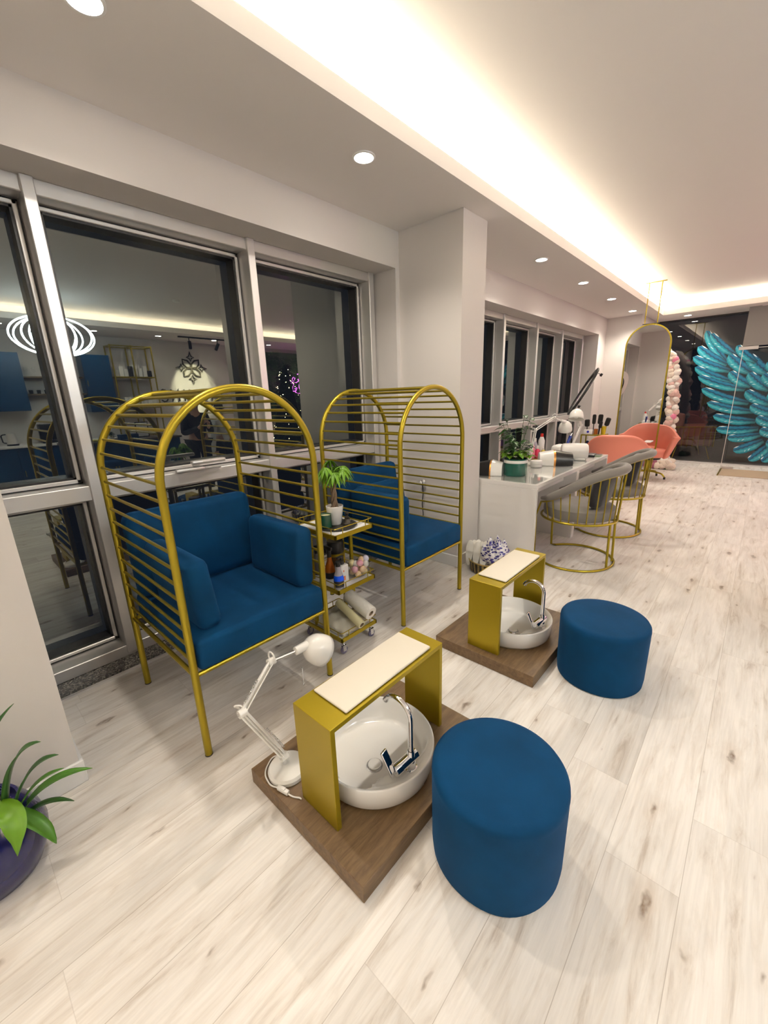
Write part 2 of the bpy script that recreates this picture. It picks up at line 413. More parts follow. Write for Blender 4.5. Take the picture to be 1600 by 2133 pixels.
# ceiling: tray slab + soffit ring with a ledge
struct('ceiling', MB().box((-3.35, YB - .1, ZU), (XR + .1, YG + .1, ZU + 0.1)), M_ceil, smooth=False)
sf = MB()
sf.box((-3.35, YB, ZS), (TX0, YG + .1, 3.19)); sf.box((TX1, YB, ZS), (XR, YG + .1, 3.19))
sf.box((TX0, TY1, ZS), (TX1, YG + .1, 3.19)); sf.box((TX0, YB, ZS), (TX1, TY0, 3.19))
# back of the light ledge
e = 0.22
sf.box((-3.35, YB, 3.19), (TX0 - e, YG + .1, ZU)); sf.box((TX1 + e, YB, 3.19), (XR, YG + .1, ZU))
sf.box((TX0 - e, TY1 + e, 3.19), (TX1 + e, YG + .1, ZU)); sf.box((TX0 - e, YB, 3.19), (TX1 + e, TY0 - e, ZU))
struct('ceiling_soffit', sf, M_ceil, smooth=False)

# ------------------------------------------------------------ windows
def window(name, y0, y1, mull, ztop, zbot, tz=(1.10, 1.19)):
    root = sthing(name)
    fx, bx = -2.95, -3.16        # frame front and back
    fr = MB()
    fr.box((bx, y0, ztop - 0.075), (fx - 0.02, y1, ztop), 0.004, 1)
    fr.box((bx, y0, 0.012), (fx + 0.0, y1, zbot), 0.004, 1)
    fr.box((bx, y0, zbot), (fx, y0 + 0.06, ztop), 0.004, 1); fr.box((bx, y1 - 0.065, zbot), (fx, y1, ztop), 0.004, 1)
    fr.box((bx, y0, tz[0]), (fx - 0.012, y1, tz[1]), 0.004, 1)
    obj('window_frame', fr, M_alu, root)
    cells = [y0 + 0.06] + [v for m_ in mull for v in (m_ - 0.029, m_ + 0.029)] + [y1 - 0.065]
    for m_ in mull:
        obj('mullion', MB().box((bx, m_ - 0.029, 0.03), (fx + 0.004, m_ + 0.029, ztop), 0.004, 1), M_alu, root)
    sash, gask, pane = MB(), MB(), MB()
    for i in range(0, len(cells), 2):
        a, b = cells[i], cells[i+1]
        for z0, z1 in ((zbot, tz[0]), (tz[1], ztop - 0.075)):
            g = 0.008; w_ = 0.022
            for (p, q) in (((a+g, z0+g), (b-g, z0+g+w_)), ((a+g, z1-g-w_), (b-g, z1-g)), ((a+g, z0+g), (a+g+w_, z1-g)), ((b-g-w_, z0+g), (b-g, z1-g))):
                sash.box((-3.16, p[0], p[1]), (-3.085, q[0], q[1]), 0.003, 1)
            for (p, q) in (((a, z0), (b, z0+g)), ((a, z1-g), (b, z1)), ((a, z0), (a+g, z1)), ((b-g, z0), (b, z1))):
                gask.box((-3.15, p[0], p[1]), (-3.10, q[0], q[1]))
            k = g + w_
            for (p, q) in (((a+k, z0+k), (b-k, z0+k+.012)), ((a+k, z1-k-.012), (b-k, z1-k)), ((a+k, z0+k), (a+k+.012, z1-k)), ((b-k-.012, z0+k), (b-k, z1-k))):
                gask.box((-3.20, p[0], p[1]), (-3.10, q[0], q[1]))
            pane.box((GX - 0.001, a + g, z0 + g), (GX, b - g, z1 - g))
    obj('sash_frame', sash, M_alu, root); obj('gasket', gask, M_alud, root)
    # single sheet per cell, facing the room
    bmp = MB()
    for i in range(0, len(cells), 2):
        a, b = cells[i], cells[i+1]
        for z0, z1 in ((zbot, tz[0]), (tz[1], ztop - 0.075)):
            vs = [bmp.bm.verts.new(v) for v in ((GX, a, z0), (GX, b, z0), (GX, b, z1), (GX, a, z1))]
            bmp.bm.faces.new(vs)
    pane.bm.free()
    obj('glass_pane', bmp, M_pane, root, smooth=False, recalc=False)
    return root
W1 = window('window_1', -0.45, 3.18, [0.625, 1.88], 2.79, 0.09)
W2 = window('window_2', 3.72, 9.44, [4.77, 5.92, 7.10, 8.25], 2.75, 0.25)
# handle on the transom of the middle pane
hd = MB(); hd.box((-2.962, 1.10, 1.19), (-2.925, 1.30, 1.215), 0.008); hd.box((-2.955, 1.22, 1.215), (-2.93, 1.27, 1.245), 0.008)
hd.box((-2.962, 1.21, 1.235), (-2.915, 1.46, 1.262), 0.01)
tag(obj('window_handle', hd, M_alu), 'silver window handle lever lying on the transom of the middle pane', 'handle')

# ------------------------------------------------------------ downlights
M_lamp = emit('downlight_glow', (1.0, 0.93, 0.82), 60)
dl0 = None
ORD = ['first', 'second', 'third', 'fourth', 'fifth', 'sixth', 'seventh', 'eighth', 'ninth', 'last']
for i, (x, y) in enumerate(DOWN):
    if dl0 is None:
        dl0 = thing('downlight', '', 'ceiling light', (x, y, ZS), group='recessed downlights in the ceiling')
        r_ = MB().lathe([(0.072, 0.0), (0.072, -0.006), (0.060, -0.008), (0.058, 0.0)], 28); obj('trim_ring', r_, M_trim, dl0)
        obj('lens', MB().cyl((0, 0, -0.004), (0, 0, -0.001), 0.058, 28), M_lamp, dl0)
        d = dl0
    else:
        d = dup(dl0, (x, y, ZS))
    l = bpy.data.lights.new('downlight_lamp', 'SPOT'); l.energy = EDOWN * (0.55 if x > 3 else 1.0); l.color = WARM; l.spot_size = math.radians(140); l.spot_blend = 0.7; l.shadow_soft_size = 0.04
    lo = bpy.data.objects.new('downlight_lamp', l); COL.objects.link(lo); lo.location = (x, y, ZS - 0.03)
    if x < -2: lb = ['topmost downlight, nearest the camera over the first blue chair', 'round downlight in the soffit left of the column, over the trolley', 'first downlight past the column in the soffit over the nail desks', 'second downlight past the column in the soffit', 'third downlight past the column in the soffit', 'last downlight of the window soffit, just left of the hanging mirror'][i]
    elif y > 11: lb = ['downlight just right of the mirror rods in the far soffit', 'downlight in the far soffit above the wing mural', 'downlight in the far soffit right of the wing mural', 'rightmost downlight of the far soffit'][i - 6]
    elif x > 3: lb = '%s downlight from the camera end along the opposite wall, mirrored in the windows' % ORD[i - 10]
    else: lb = ['left', 'middle', 'right'][i - 19] + ' one of three downlights in the soffit behind the camera'
    d['label'] = lb

# ------------------------------------------------------------ arched cage chairs
def cage_chair(label, loc, arms):
    t = thing('cage_armchair', label, 'armchair', loc, group='blue armchairs in gold cages')
    W, D, ZC, RR = 0.388, 0.405, 1.325, 0.388
    path = [(-W, 0.45 + i * 0.05) for i in range(18)][:-1]
    def P(s):                                  # point along the cage outline, s = length from the seat rail on one side
        v = ZC - 0.45
        if s < v: return (-W, 0.45 + s)
        if s < v + PI * RR:
            a = PI - (s - v) / RR; return (RR * math.cos(a), ZC + RR * math.sin(a))
        return (W, ZC - (s - v - PI * RR))
    tot = 2 * (ZC - 0.45) + PI * RR
    for sx, nm in ((1, 'front_arch'), (-1, 'rear_arch')):
        pts = [(sx * D, -W, 0.0), (sx * D, -W, ZC)] + [(sx * D, RR * math.cos(PI - PI * k / 32), ZC + RR * math.sin(PI * k / 32)) for k in range(1, 32)] + [(sx * D, W, ZC), (sx * D, W, 0)]
        obj(nm, MB().tube(pts, 0.0175, 14), M_gold, t)
    n = 40
    rung = None
    for k in range(1, n):
        y, z = P(tot * k / n)
        if rung is None:
            rung = obj('rung', MB().tube([(-D, 0, 0), (D, 0, 0)], 0.0075, 8), M_gold, t); rr = rung
        else:
            rr = rung.copy(); COL.objects.link(rr)
        rr.location = (0, y, z)
    b = MB()
    for s in (-1, 1): b.tube([(-D, s * W, 0.45), (D, s * W, 0.45)], 0.012, 10)
    for s in (-1, 1): b.tube([(s * D, -W, 0.445), (s * D, W, 0.445)], 0.012, 10)
    for y in (-0.2, 0, 0.2): b.box((-D, y - .012, 0.436), (D, y + .012, 0.446))
    obj('seat_rail', b, M_gold, t)
    obj('seat_cushion', MB().box((-0.375, -0.366, 0.457), (0.428, 0.370, 0.612), 0.028, 4), M_blue, t)
    bc = MB().box((-0.07, -0.365, 0), (0.07, 0.365, 0.485), 0.05, 5)
    bc.xform(Matrix.Translation((-0.285, 0, 0.605)) @ Matrix.Rotation(-0.10, 4, 'Y'))
    obj('back_cushion', bc, M_blue, t)
    for M in arms:
        ac = MB().box((-0.27, -0.057, 0), (0.27, 0.057, 0.355), 0.042, 5)
        ac.xform(M)
        obj('arm_cushion', ac, M_blue, t)
    for sx in (-1, 1):
        for s in (-1, 1): obj('foot_cap', MB().cyl((sx * D, s * W, 0), (sx * D, s * W, 0.006), 0.0185, 14), M_blk, t)
    return t
A1 = cage_chair('blue velvet armchair in a gold arched cage, nearest the camera', (-2.15, 0.972, 0), [Matrix.Translation((0.09, -0.248, 0.607)) @ Matrix.Rotation(0.10, 4, 'X'), Matrix.Translation((0.09, 0.315, 0.607)) @ Matrix.Rotation(-0.04, 4, 'X')])
A2 = cage_chair('blue velvet armchair in a gold arched cage, beside the column past the trolley', (-2.155, 2.475, 0), [Matrix.Translation((0.09, -0.275, 0.607)), Matrix.Translation((-0.145, 0.04, 0.607)) @ Matrix.Rotation(-0.14, 4, 'Y') @ Matrix.Rotation(PI / 2, 4, 'Z')])

# ------------------------------------------------------------ foot baths
def platform(label, x0, y0, x1, y1):
    o = obj('foot_bath_platform', MB().box((-(x1-x0)/2, -(y1-y0)/2, 0.0), ((x1-x0)/2, (y1-y0)/2, 0.075), 0.002, 1), M_wood, loc=((x0+x1)/2, (y0+y1)/2, 0))
    return tag(o, label, 'platform', 'dark wood platforms under the foot baths')
PF1 = platform('dark wood platform in the foreground with a desk lamp standing on its corner', -1.445, 0.645, -0.74, 1.525)
PF2 = platform('dark wood platform further back, without a lamp on it', -1.42, 2.035, -0.74, 2.865)
def footrest(label, loc):
    g = MB(); h = 0.465; wd, ln, tk = 0.108, 0.345, 0.022
    prof = [(-ln, 0), (-ln, h), (ln, h), (ln, 0), (ln - tk, 0), (ln - tk, h - tk), (-ln + tk, h - tk), (-ln + tk, 0)]
    t = bmesh.new(); a = [t.verts.new((-wd, y, z)) for y, z in prof]; b = [t.verts.new((wd, y, z)) for y, z in prof]
    n = len(prof)
    for q in ((0, 1, 6, 7), (1, 2, 5, 6), (2, 3, 4, 5)):
        t.faces.new([a[i] for i in q]); t.faces.new([b[i] for i in q][::-1])
    for i in range(n): t.faces.new((a[i], b[i], b[(i+1) % n], a[(i+1) % n]))
    bmesh.ops.recalc_face_normals(t, faces=t.faces[:])
    bmesh.ops.bevel(t, geom=[e for e in t.edges if e.is_manifold and e.calc_face_angle(0) > 0.5], offset=0.0015, segments=1, affect='EDGES')
    g.merge(t)
    r = obj('arched_footrest', g, M_goldp, loc=loc)
    return tag(r, label, 'footrest', 'gold footrests over the foot baths')
F1 = footrest('gold arch shaped footrest over the foreground foot bath', (-1.050, 1.058, 0.075))
F2 = dup(F1, (-1.098, 2.435, 0.075), label='gold arch shaped footrest over the foot bath further back')
def pad(label, loc, l):
    p = MB().box((-0.095, -l, 0), (0.095, l, 0.013), 0.006, 3)
    for v in p.bm.verts: v.co.z += 0.003 * math.sin(v.co.y * 9) * (1 if v.co.z > 0.005 else 0)
    return tag(obj('footrest_pad', p, M_cream, loc=loc), label, 'cushion pad', 'cream pads on the gold footrests')
P1 = pad('cream padded rest on top of the foreground gold footrest', (-1.05, 1.065, 0.541), 0.262)
P2 = dup(P1, (-1.094, 2.43, 0.541), label='cream padded rest on top of the gold footrest further back')

def sstep(a, b, x):
    t = max(0.0, min(1.0, (x - a) / (b - a))); return t * t * (3 - 2 * t)
def basin(label, loc):
    t = thing('foot_bath_basin', label, 'foot bath', loc, group='round white foot bath basins')
    RO, H = 0.262, 0.118
    def hgt(r, th):
        x, y = r * math.cos(th), r * math.sin(th)
        u = r / (RO - 0.014)
        bowl = 0.022 + 0.088 * sstep(0.80, 1.0, u) ** 1.3
        lim = 0.158 + 0.03 * math.sin(y * 14 + 0.6)
        ledge = 0.102 + 0.012 * sstep(0.9, 1.0, u)
        k = sstep(lim - 0.012, lim + 0.012, x)
        return bowl * (1 - k) + max(ledge, bowl) * k
    m = MB(); ns, nr = 72, 22
    rings = [[m.bm.verts.new((0, 0, hgt(0, 0)))]]
    for i in range(1, nr + 1):
        r = (RO - 0.014) * i / nr
        rings.append([m.bm.verts.new((r*math.cos(2*PI*k/ns), r*math.sin(2*PI*k/ns), hgt(r, 2*PI*k/ns))) for k in range(ns)])
    for r, z in ((RO - 0.011, H - 0.003), (RO - 0.007, H), (RO - 0.002, H - 0.001), (RO, H - 0.005), (RO - 0.001, 0.06), (RO - 0.008, 0.02), (RO - 0.02, 0.0)):
        rings.append([m.bm.verts.new((r*math.cos(2*PI*k/ns), r*math.sin(2*PI*k/ns), z)) for k in range(ns)])
    for k in range(ns): m.bm.faces.new((rings[0][0], rings[1][k], rings[1][(k+1) % ns]))
    for a, b in zip(rings[1:], rings[2:]):
        for k in range(ns): m.bm.faces.new((a[k], b[k], b[(k+1) % ns], a[(k+1) % ns]))
    m.bm.faces.new(rings[-1][::-1])
    obj('bowl', m, M_cer, t, angle=60)
    obj('drain_ring', MB().lathe([(0.030, 0.0225), (0.034, 0.0265), (0.037, 0.0225)], 28, (0.035, -0.045, 0)), M_chr, t)
    obj('drain_cap', MB().lathe([(0, 0.036), (0.026, 0.0345), (0.029, 0.031), (0.027, 0.024), (0, 0.024)], 28, (0.035, -0.045, 0)), M_cer, t)
    obj('overflow_ring', MB().lathe([(0.013, 0), (0.017, 0.004), (0.020, 0)], 20, (-0.02, -0.218, 0.075), (0, 0.8, 0.35)), M_cer, t)
    # tap
    fx, fy, fz = 0.208, -0.005, 0.097
    tap = obj('tap_body', MB().lathe([(0.026, 0), (0.026, 0.006), (0.020, 0.009), (0.019, 0.05), (0.017, 0.056)], 24, (fx, fy, fz)).cyl((fx, fy + 0.03, fz + 0.055), (fx - 0.01, fy - 0.075, fz + 0.050), 0.022, 24).cyl((fx - .008, fy - .060, fz + .051), (fx - 0.012, fy - 0.088, fz + 0.049), 0.0235, 24).lathe([(0.0165, 0.05), (0.0165, 0.085), (0.013, 0.092)], 20, (fx, fy, fz)), M_chr, t)
    pts = [(fx, fy, fz + 0.08), (fx, fy, fz + 0.24)] + [(fx - 0.068 + 0.068 * math.cos(a), fy, fz + 0.24 + 0.068 * math.sin(a)) for a in [PI * k / 16 for k in range(1, 15)]]
    obj('spout', MB().tube(pts, [0.0115] * (len(pts) - 1) + [0.0125], 14), M_chr, t)
    lv = MB().box((-0.006, -0.017, -0.01), (0.006, 0.017, 0.105), 0.005, 3)
    lv.xform(Matrix.Translation((fx - 0.018, fy - 0.092, fz + 0.040)) @ Matrix.Rotation(-0.35, 4, 'Y') @ Matrix.Rotation(0.15, 4, 'X'))
    obj('lever_handle', lv, M_chr, t)
    return t
B1 = basin('round white ceramic foot bath with chrome tap in the foreground', (-1.055, 1.045, 0.076))
B2 = dup(B1, (-1.062, 2.425, 0.076), label='round white ceramic foot bath with chrome tap, further back')

def pouf(label, loc):
    t = thing('pouf', label, 'pouf', loc, group='round blue velvet poufs')
    m = MB().lathe([(0, 0.0), (0.222, 0.0), (0.230, 0.006), (0.234, 0.05), (0.2365, 0.325), (0.2365, 0.338)], 64)
    for v in m.bm.verts:
        a = math.atan2(v.co.y, v.co.x); k = 1 + 0.006 * math.sin(a * 5 + v.co.z * 9) * sstep(0.35, 0.1, v.co.z); v.co.x *= k; v.co.y *= k
    obj('velvet_side', m, M_blue, t)
    obj('seat_top', MB().lathe([(0.2365, 0.3375), (0.2372, 0.350), (0.2355, 0.364), (0.228, 0.376), (0.21, 0.381), (0.1, 0.383), (0, 0.382)], 64), M_blue, t, angle=80)
    return t
O1 = pouf('large round blue velvet pouf in the foreground', (-0.499, 1.106, 0))
O2 = dup(O1, (-0.496, 2.42, 0), label='round blue velvet pouf further back, beside the second foot bath')

# ------------------------------------------------------------ spring arm lamps
def bar(m, a, b, w, off):
    a, b, off = Vector(a), Vector(b), Vector(off)
    m.tube([a + off, b + off], w, 6)
def arm_lamp(name, label, loc, Bj, E, T, Hc, haim, base_r=0.085, base_h=0.028, group='white spring arm lamps', clamp=False, dome=0.074):
    """Bj lower joint, E elbow, T wrist, Hc shade centre, all relative to loc"""
    t = thing(name, label, 'lamp', loc, group=group)
    Bj, E, T, Hc, ha = map(Vector, (Bj, E, T, Hc, haim)); ha.normalize()
    if clamp:
        obj('base', MB().box((-0.02, -0.03, -0.05), (0.02, 0.03, 0.012), 0.004).cyl((0, 0, 0), (0, 0, Bj.z), 0.009, 12), M_whm, t)
    else:
        obj('base', MB().lathe([(0, 0), (base_r, 0), (base_r + .001, base_h * .6), (base_r - .006, base_h), (base_r - 0.02, base_h + .002), (0, base_h + .003)], 40), M_whm, t)
        obj('pivot', MB().cyl((Bj.x * .9, Bj.y, base_h), (Bj.x * .9, Bj.y, Bj.z), 0.010, 12), M_chr, t)
    for nm, a, b in (('lower_arm', Bj, E), ('upper_arm', E, T)):
        d = (b - a).normalized(); s = d.cross(Vector((0, 0, 1))).normalized(); u = s.cross(d).normalized()
        m = MB()
        for q in (u * 0.011, u * -0.011): m.tube([a + q, b + q], 0.0064, 6)
        for q in (s * 0.013, s * -0.013): m.tube([a + q + d * .01, b + q - d * .01], 0.0028, 6)
        obj(nm, m, M_whm, t)
        c = MB()
        L = (b - a).length
        for k in range(46): pass
        pts = []
        for k in range(140):
            f = k / 139; p = a + d * (L * (0.12 + 0.45 * f)) + u * 0.024
            an = f * 2 * PI * 17; pts.append(p + s * 0.0045 * math.cos(an) + u * 0.0045 * math.sin(an))
        c.tube(pts, 0.0011, 5); obj('spring', c, M_chr, t)
    for p in (Bj, E, T):
        q_ = obj('joint', MB().cyl(p - Vector((0, 0.016, 0)), p + Vector((0, 0.016, 0)), 0.017, 14), M_whm, t)
        obj('screw', MB().cyl(p - Vector((0, 0.021, 0)), p + Vector((0, 0.021, 0)), 0.006, 10), M_chr, q_)
    # cable loops at the joints
    obj('cable_loop', MB().tube([E + Vector((0.02*math.cos(a) - .028, 0.01*math.sin(a*2), 0.02*math.sin(a))) for a in [2*PI*q/16 for q in range(16)]], 0.0035, 6, closed=True).tube([T + Vector((0.024*math.cos(a), 0.004, 0.024*math.sin(a) + .02)) for a in [2*PI*q/16 for q in range(16)]], 0.0035, 6, closed=True), M_whp, t)
    # neck and shade (haim = direction the shade's closed end points, from the opening to the crown)
    crown = Hc + ha * (dome * 0.75)
    nd = (crown - T); nl = nd.length; s0 = crown - nd.normalized() * min(0.075, nl * .45)
    obj('neck', MB().tube([T, s0], [0.008, 0.008], 10), M_chr, t)
    obj('bulb_socket', MB().tube([s0 - nd.normalized() * .004, s0, crown + ha * .01], [0.012, 0.0195, 0.022], 16), M_whm, t)
    sh = MB().lathe([(dome, -dome * .55), (dome * 1.0, -dome * .3), (dome * .97, 0), (dome * .86, dome * .4), (dome * .62, dome * .74), (dome * .35, dome * .93), (0, dome)], 36, Hc, ha)
    obj('lamp_shade', sh, M_whm, t, solid=0.003, angle=80)
    obj('bulb', MB().ball(Hc + ha * 0.005, dome * 0.42, 16, 10), M_bulb, t)
    return t
M_bulb = mat('frosted_bulb', (0.85, 0.85, 0.8), 0.4)
b0 = Vector((-1.31, 0.748, 0.076))
def rel(p, b=None): return Vector(p) - (b or b0)
L0 = arm_lamp('arm_lamp', 'white spring arm lamp standing on the foreground wooden platform', b0, rel((-1.325, 0.745, 0.145)), rel((-1.35, 0.601, 0.459)), rel((-1.43, 0.797, 0.551)), rel((-1.42, 1.040, 0.492)), (-0.15, -0.75, 0.62), group='white spring arm lamps')
for c_ in L0.children:
    if c_.name.startswith('lamp_shade'): pass
obj('dimming_pin', MB().tube([(-0.115, 0.20, 0.36), (-0.115, 0.20, 0.27)], 0.0022, 6).ball((-0.115, 0.20, 0.268), 0.006, 8, 6), M_chr, L0)
cab = rounded([(-1.36, 0.77, 0.10), (-1.425, 0.745, 0.082), (-1.375, 0.665, 0.081), (-1.30, 0.652, 0.081), (-1.265, 0.668, 0.082)], 0.06, 8)
cab2 = rounded([(-1.215, 0.678, 0.082), (-1.185, 0.683, 0.081), (-1.16, 0.700, 0.081), (-1.15, 0.7, 0.081)], 0.02, 4)
cr = MB().tube([Vector(p) - b0 for p in cab], 0.0032, 8).tube([Vector(p) - b0 for p in cab2], 0.0032, 8)
obj('cable', cr, M_whp, L0)
sw = MB().box((-0.03, -0.009, 0), (0.03, 0.009, 0.018), 0.004).box((-0.010, -0.007, 0.016), (0.012, 0.007, 0.022), 0.002)
sw.xform(Matrix.Translation(Vector((-1.238, 0.673, 0.0765)) - b0) @ Matrix.Rotation(0.22, 4, 'Z')); obj('cable_switch', sw, M_whp, L0)

# ------------------------------------------------------------ trolley between the armchairs
TR = thing('bar_cart', 'gold three tier trolley on castors between the two blue armchairs', 'trolley', (-2.02, 1.705, 0))
tx, ty = 0.20, 0.168
for nm, z in (('bottom_tier', 0.095), ('middle_tier', 0.445), ('top_tier', 0.815)):
    m = MB()
    for a, b in (((-tx, -ty, z), (tx, -ty + .012, z + .028)), ((-tx, ty - .012, z), (tx, ty, z + .028)), ((-tx, -ty, z), (-tx + .012, ty, z + .028)), ((tx - .012, -ty, z), (tx, ty, z + .028))): m.box(a, b, 0.0015, 1)
    q = obj(nm, m, M_goldp, TR)
    obj('shelf_panel', MB().box((-tx + .011, -ty + .011, z + .006), (tx - .011, ty - .011, z + .024)), M_marb, q)
    g = MB(); rz = z + 0.068; o_ = 0.004
    g.tube(rounded([(-tx+o_, 0, rz), (-tx+o_, -ty+o_, rz), (tx-o_, -ty+o_, rz), (tx-o_, ty-o_, rz), (-tx+o_, ty-o_, rz), (-tx+o_, 0.001, rz)], 0.012, 4), 0.003, 6)
    for x in (-tx * .8, tx * .8):
        for y in (-ty + o_, ty - o_): g.tube([(x, y, z + .02), (x, y, rz)], 0.003, 6)
    for y in (-ty * .6, ty * .6):
        for x in (-tx + o_, tx - o_): g.tube([(x, y, z + .02), (x, y, rz)], 0.003, 6)
    obj('guard_rail', g, M_gold, q)
for x, y in ((-0.09, 0.14), (0.0, 0.14), (-0.09, -0.14), (0.0, -0.14)):
    obj('upright', MB().box((x - .009, y - .012, 0.10), (x + .009, y + .012, 0.835), 0.001, 1), M_goldp, TR)
M_whl = mat('violet_rubber', (0.16, 0.14, 0.22), 0.4)
cs = None
for x, y in ((tx - .02, -ty + .03), (tx - .02, ty - .04), (-tx + .02, -ty + .03), (-tx + .02, ty - .04)):
    c = obj('castor', MB().cyl((0, 0, 0.066), (0, 0, 0.096), 0.006, 10).box((-0.011, -0.014, 0.02), (-0.008, 0.014, 0.068)).box((0.008, -0.014, 0.02), (0.011, 0.014, 0.068)).box((-0.011, -0.014, 0.064), (0.011, 0.014, 0.068)), M_chr, TR, loc=(x, y, 0))
    obj('wheel', MB().lathe([(0.010, -0.007), (0.026, -0.007), (0.028, -0.004), (0.028, 0.004), (0.026, 0.007), (0.010, 0.007)], 24, (0, 0, 0.028), (1, 0, 0), close=True), M_whl, c)
T1, T2, T3 = 0.839, 0.469, 0.119
M_bras = mat('aged_dark_brass', (0.05, 0.045, 0.04), 0.35, metal=0.6)
tag(obj('round_tray', MB().lathe([(0, 0), (0.125, 0), (0.135, 0.010), (0.131, 0.011), (0.122, 0.004), (0, 0.004)], 40), M_bras, loc=(-1.985, 1.70, T1)), 'round dark metal tray on the top tier of the trolley', 'tray')
ZT = T1 + 0.005
cd = thing('candle', 'green glass jar candle on the dark tray', 'candle', (-2.01, 1.628, ZT))
obj('jar', MB().lathe([(0, 0), (0.037, 0), (0.040, 0.004), (0.040, 0.088), (0.037, 0.088), (0.037, 0.075), (0, 0.075)], 28), mat('bottle_green_glass', (0.01, 0.06, 0.035), 0.15, coat=0.4), cd)
obj('wax', MB().cyl((0, 0, 0.074), (0, 0, 0.078), 0.0365, 24).cyl((0, 0, .078), (0, 0, .086), 0.001, 6), mat('candle_wax', (0.85, 0.75, 0.45), 0.5), cd)
bl = thing('brass_bell', 'small dark brass bell beside the white plant pot', 'bell', (-1.955, 1.765, ZT))
obj('bell_body', MB().lathe([(0, 0), (0.034, 0), (0.035, 0.006), (0.026, 0.016), (0.022, 0.03), (0.016, 0.038), (0.018, 0.046), (0.012, 0.052), (0.006, 0.058), (0, 0.06)], 24), M_bras, bl)
obj('bell_knob', MB().lathe([(0.004, 0.058), (0.014, 0.066), (0.016, 0.074), (0.010, 0.082), (0, 0.084)], 20), M_bras, bl)
# braided trunk plant
PP = thing('money_tree', 'braided trunk money tree in a white pot on the top tier', 'potted plant', (-2.02, 1.718, ZT))
obj('pot', MB().lathe([(0, 0), (0.040, 0), (0.043, 0.004), (0.058, 0.125), (0.054, 0.127), (0.050, 0.112), (0.0, 0.110)], 36), M_whp, PP)
obj('soil', MB().lathe([(0.051, 0.108), (0.03, 0.114), (0, 0.116)], 24), M_soil, PP)
tk = MB()
for ph in (0, 2*PI/3, 4*PI/3):
    tk.tube([(0.014 * math.cos(ph + k * 0.42) * (1 - k/40), 0.014 * math.sin(ph + k * 0.42) * (1 - k/40), 0.10 + 0.0142 * k) for k in range(18)], [0.0125 - 0.0003 * k for k in range(18)], 8)
obj('braided_trunk', tk, M_bark, PP)
def leaf(m, p0, d, L, W, droop=0.3, up=Vector((0, 0, 1)), n=6, cup=0.15):
    """a pointed leaf blade, folded along its midrib"""
    p0 = Vector(p0); d = Vector(d).normalized(); s = d.cross(up)
    s = s.normalized() if s.length > 1e-3 else Vector((1, 0, 0)); u = s.cross(d)
    rows = []
    for i in range(n + 1):
        t = i / n; w_ = W * math.sin(PI * (t ** 0.8)) ** 0.8 if 0 < t < 1 else 0.0006
        c = p0 + d * (L * t) - Vector((0, 0, 1)) * (droop * L * t * t)
        rows.append([m.bm.verts.new(c - s * w_ + u * w_ * cup * 2), m.bm.verts.new(c), m.bm.verts.new(c + s * w_ + u * w_ * cup * 2)])
    for a, b in zip(rows, rows[1:]):
        m.bm.faces.new((a[0], a[1], b[1], b[0])); m.bm.faces.new((a[1], a[2], b[2], b[1]))
rnd = random.Random(3)
st = MB(); lv = MB()
for k in range(13):
    a = k * 2.4; el = -0.35 + rnd.random() * 1.5; z0 = 0.325 + rnd.random() * 0.05
    L_ = 0.035 + rnd.random() * 0.045
    tip = Vector((math.cos(a) * math.cos(el), math.sin(a) * math.cos(el), math.sin(el))) * L_ + Vector((0, 0, z0))
    st.tube([(0, 0, z0 - 0.01), (tip * 0.5 + Vector((0, 0, z0)) * 0.5), tip], 0.0018, 5)
    for q in range(6):
        b = a + (q - 2.5) * 0.62
        leaf(lv, tip, (math.cos(b), math.sin(b), -0.25), 0.060 + rnd.random() * 0.025, 0.0125, 0.9)
obj('leaf_stalk', st, M_leafb, PP); obj('foliage', lv, M_leafb, PP, recalc=False, solid=0.0006)

# bottles and jars on the middle tier
def bottle(name, label, loc, prof, m, neck=None, cap=None, capm=None, group=None, seg=24, extra=None):
    t = thing(name, label, 'bottle', loc, group=group)
    obj('body', MB().lathe(prof, seg), m, t)
    if cap: obj('cap', MB().lathe(cap, seg), capm or M_blk, t)
    if extra: extra(t)
    return t
M_amb = mat('amber_liquid', (0.55, 0.14, 0.01), 0.1, trans=0.3, coat=0.5)
M_bliq = mat('bright_blue_liquid', (0.0, 0.08, 0.85), 0.1, coat=0.5)
M_clr = mat('frosted_clear_plastic', (0.55, 0.52, 0.58), 0.2, trans=0.3)
M_lblb = mat('black_label', (0.015, 0.015, 0.02), 0.4)
def stack(name, label, loc, parts, cat='bottle', seg=24, group=None):
    t = thing(name, label, cat, loc, group=group)
    for nm, prof, m in parts: obj(nm, MB().lathe(prof, seg), m, t)
    return t
a_ = stack('soap_bottle', 'bottle with orange liquid and tall black cap behind the blue bottle', (-2.035, 1.655, T2), [
    ('dark_base', [(0, 0), (0.034, 0), (0.036, 0.004), (0.036, 0.045), (0, 0.045)], M_lblb),
    ('body', [(0.036, 0.045), (0.036, 0.055), (0.030, 0.085), (0.018, 0.125), (0.014, 0.15), (0, 0.15)], M_amb),
    ('cap', [(0.014, 0.149), (0.015, 0.15), (0.015, 0.20), (0, 0.20)], M_blk)])
obj('trigger', MB().box((-0.045, -0.008, 0.20), (0.03, 0.008, 0.225), 0.005).box((-0.045, -0.006, 0.17), (-0.035, 0.006, 0.20), 0.003), M_blk, a_)
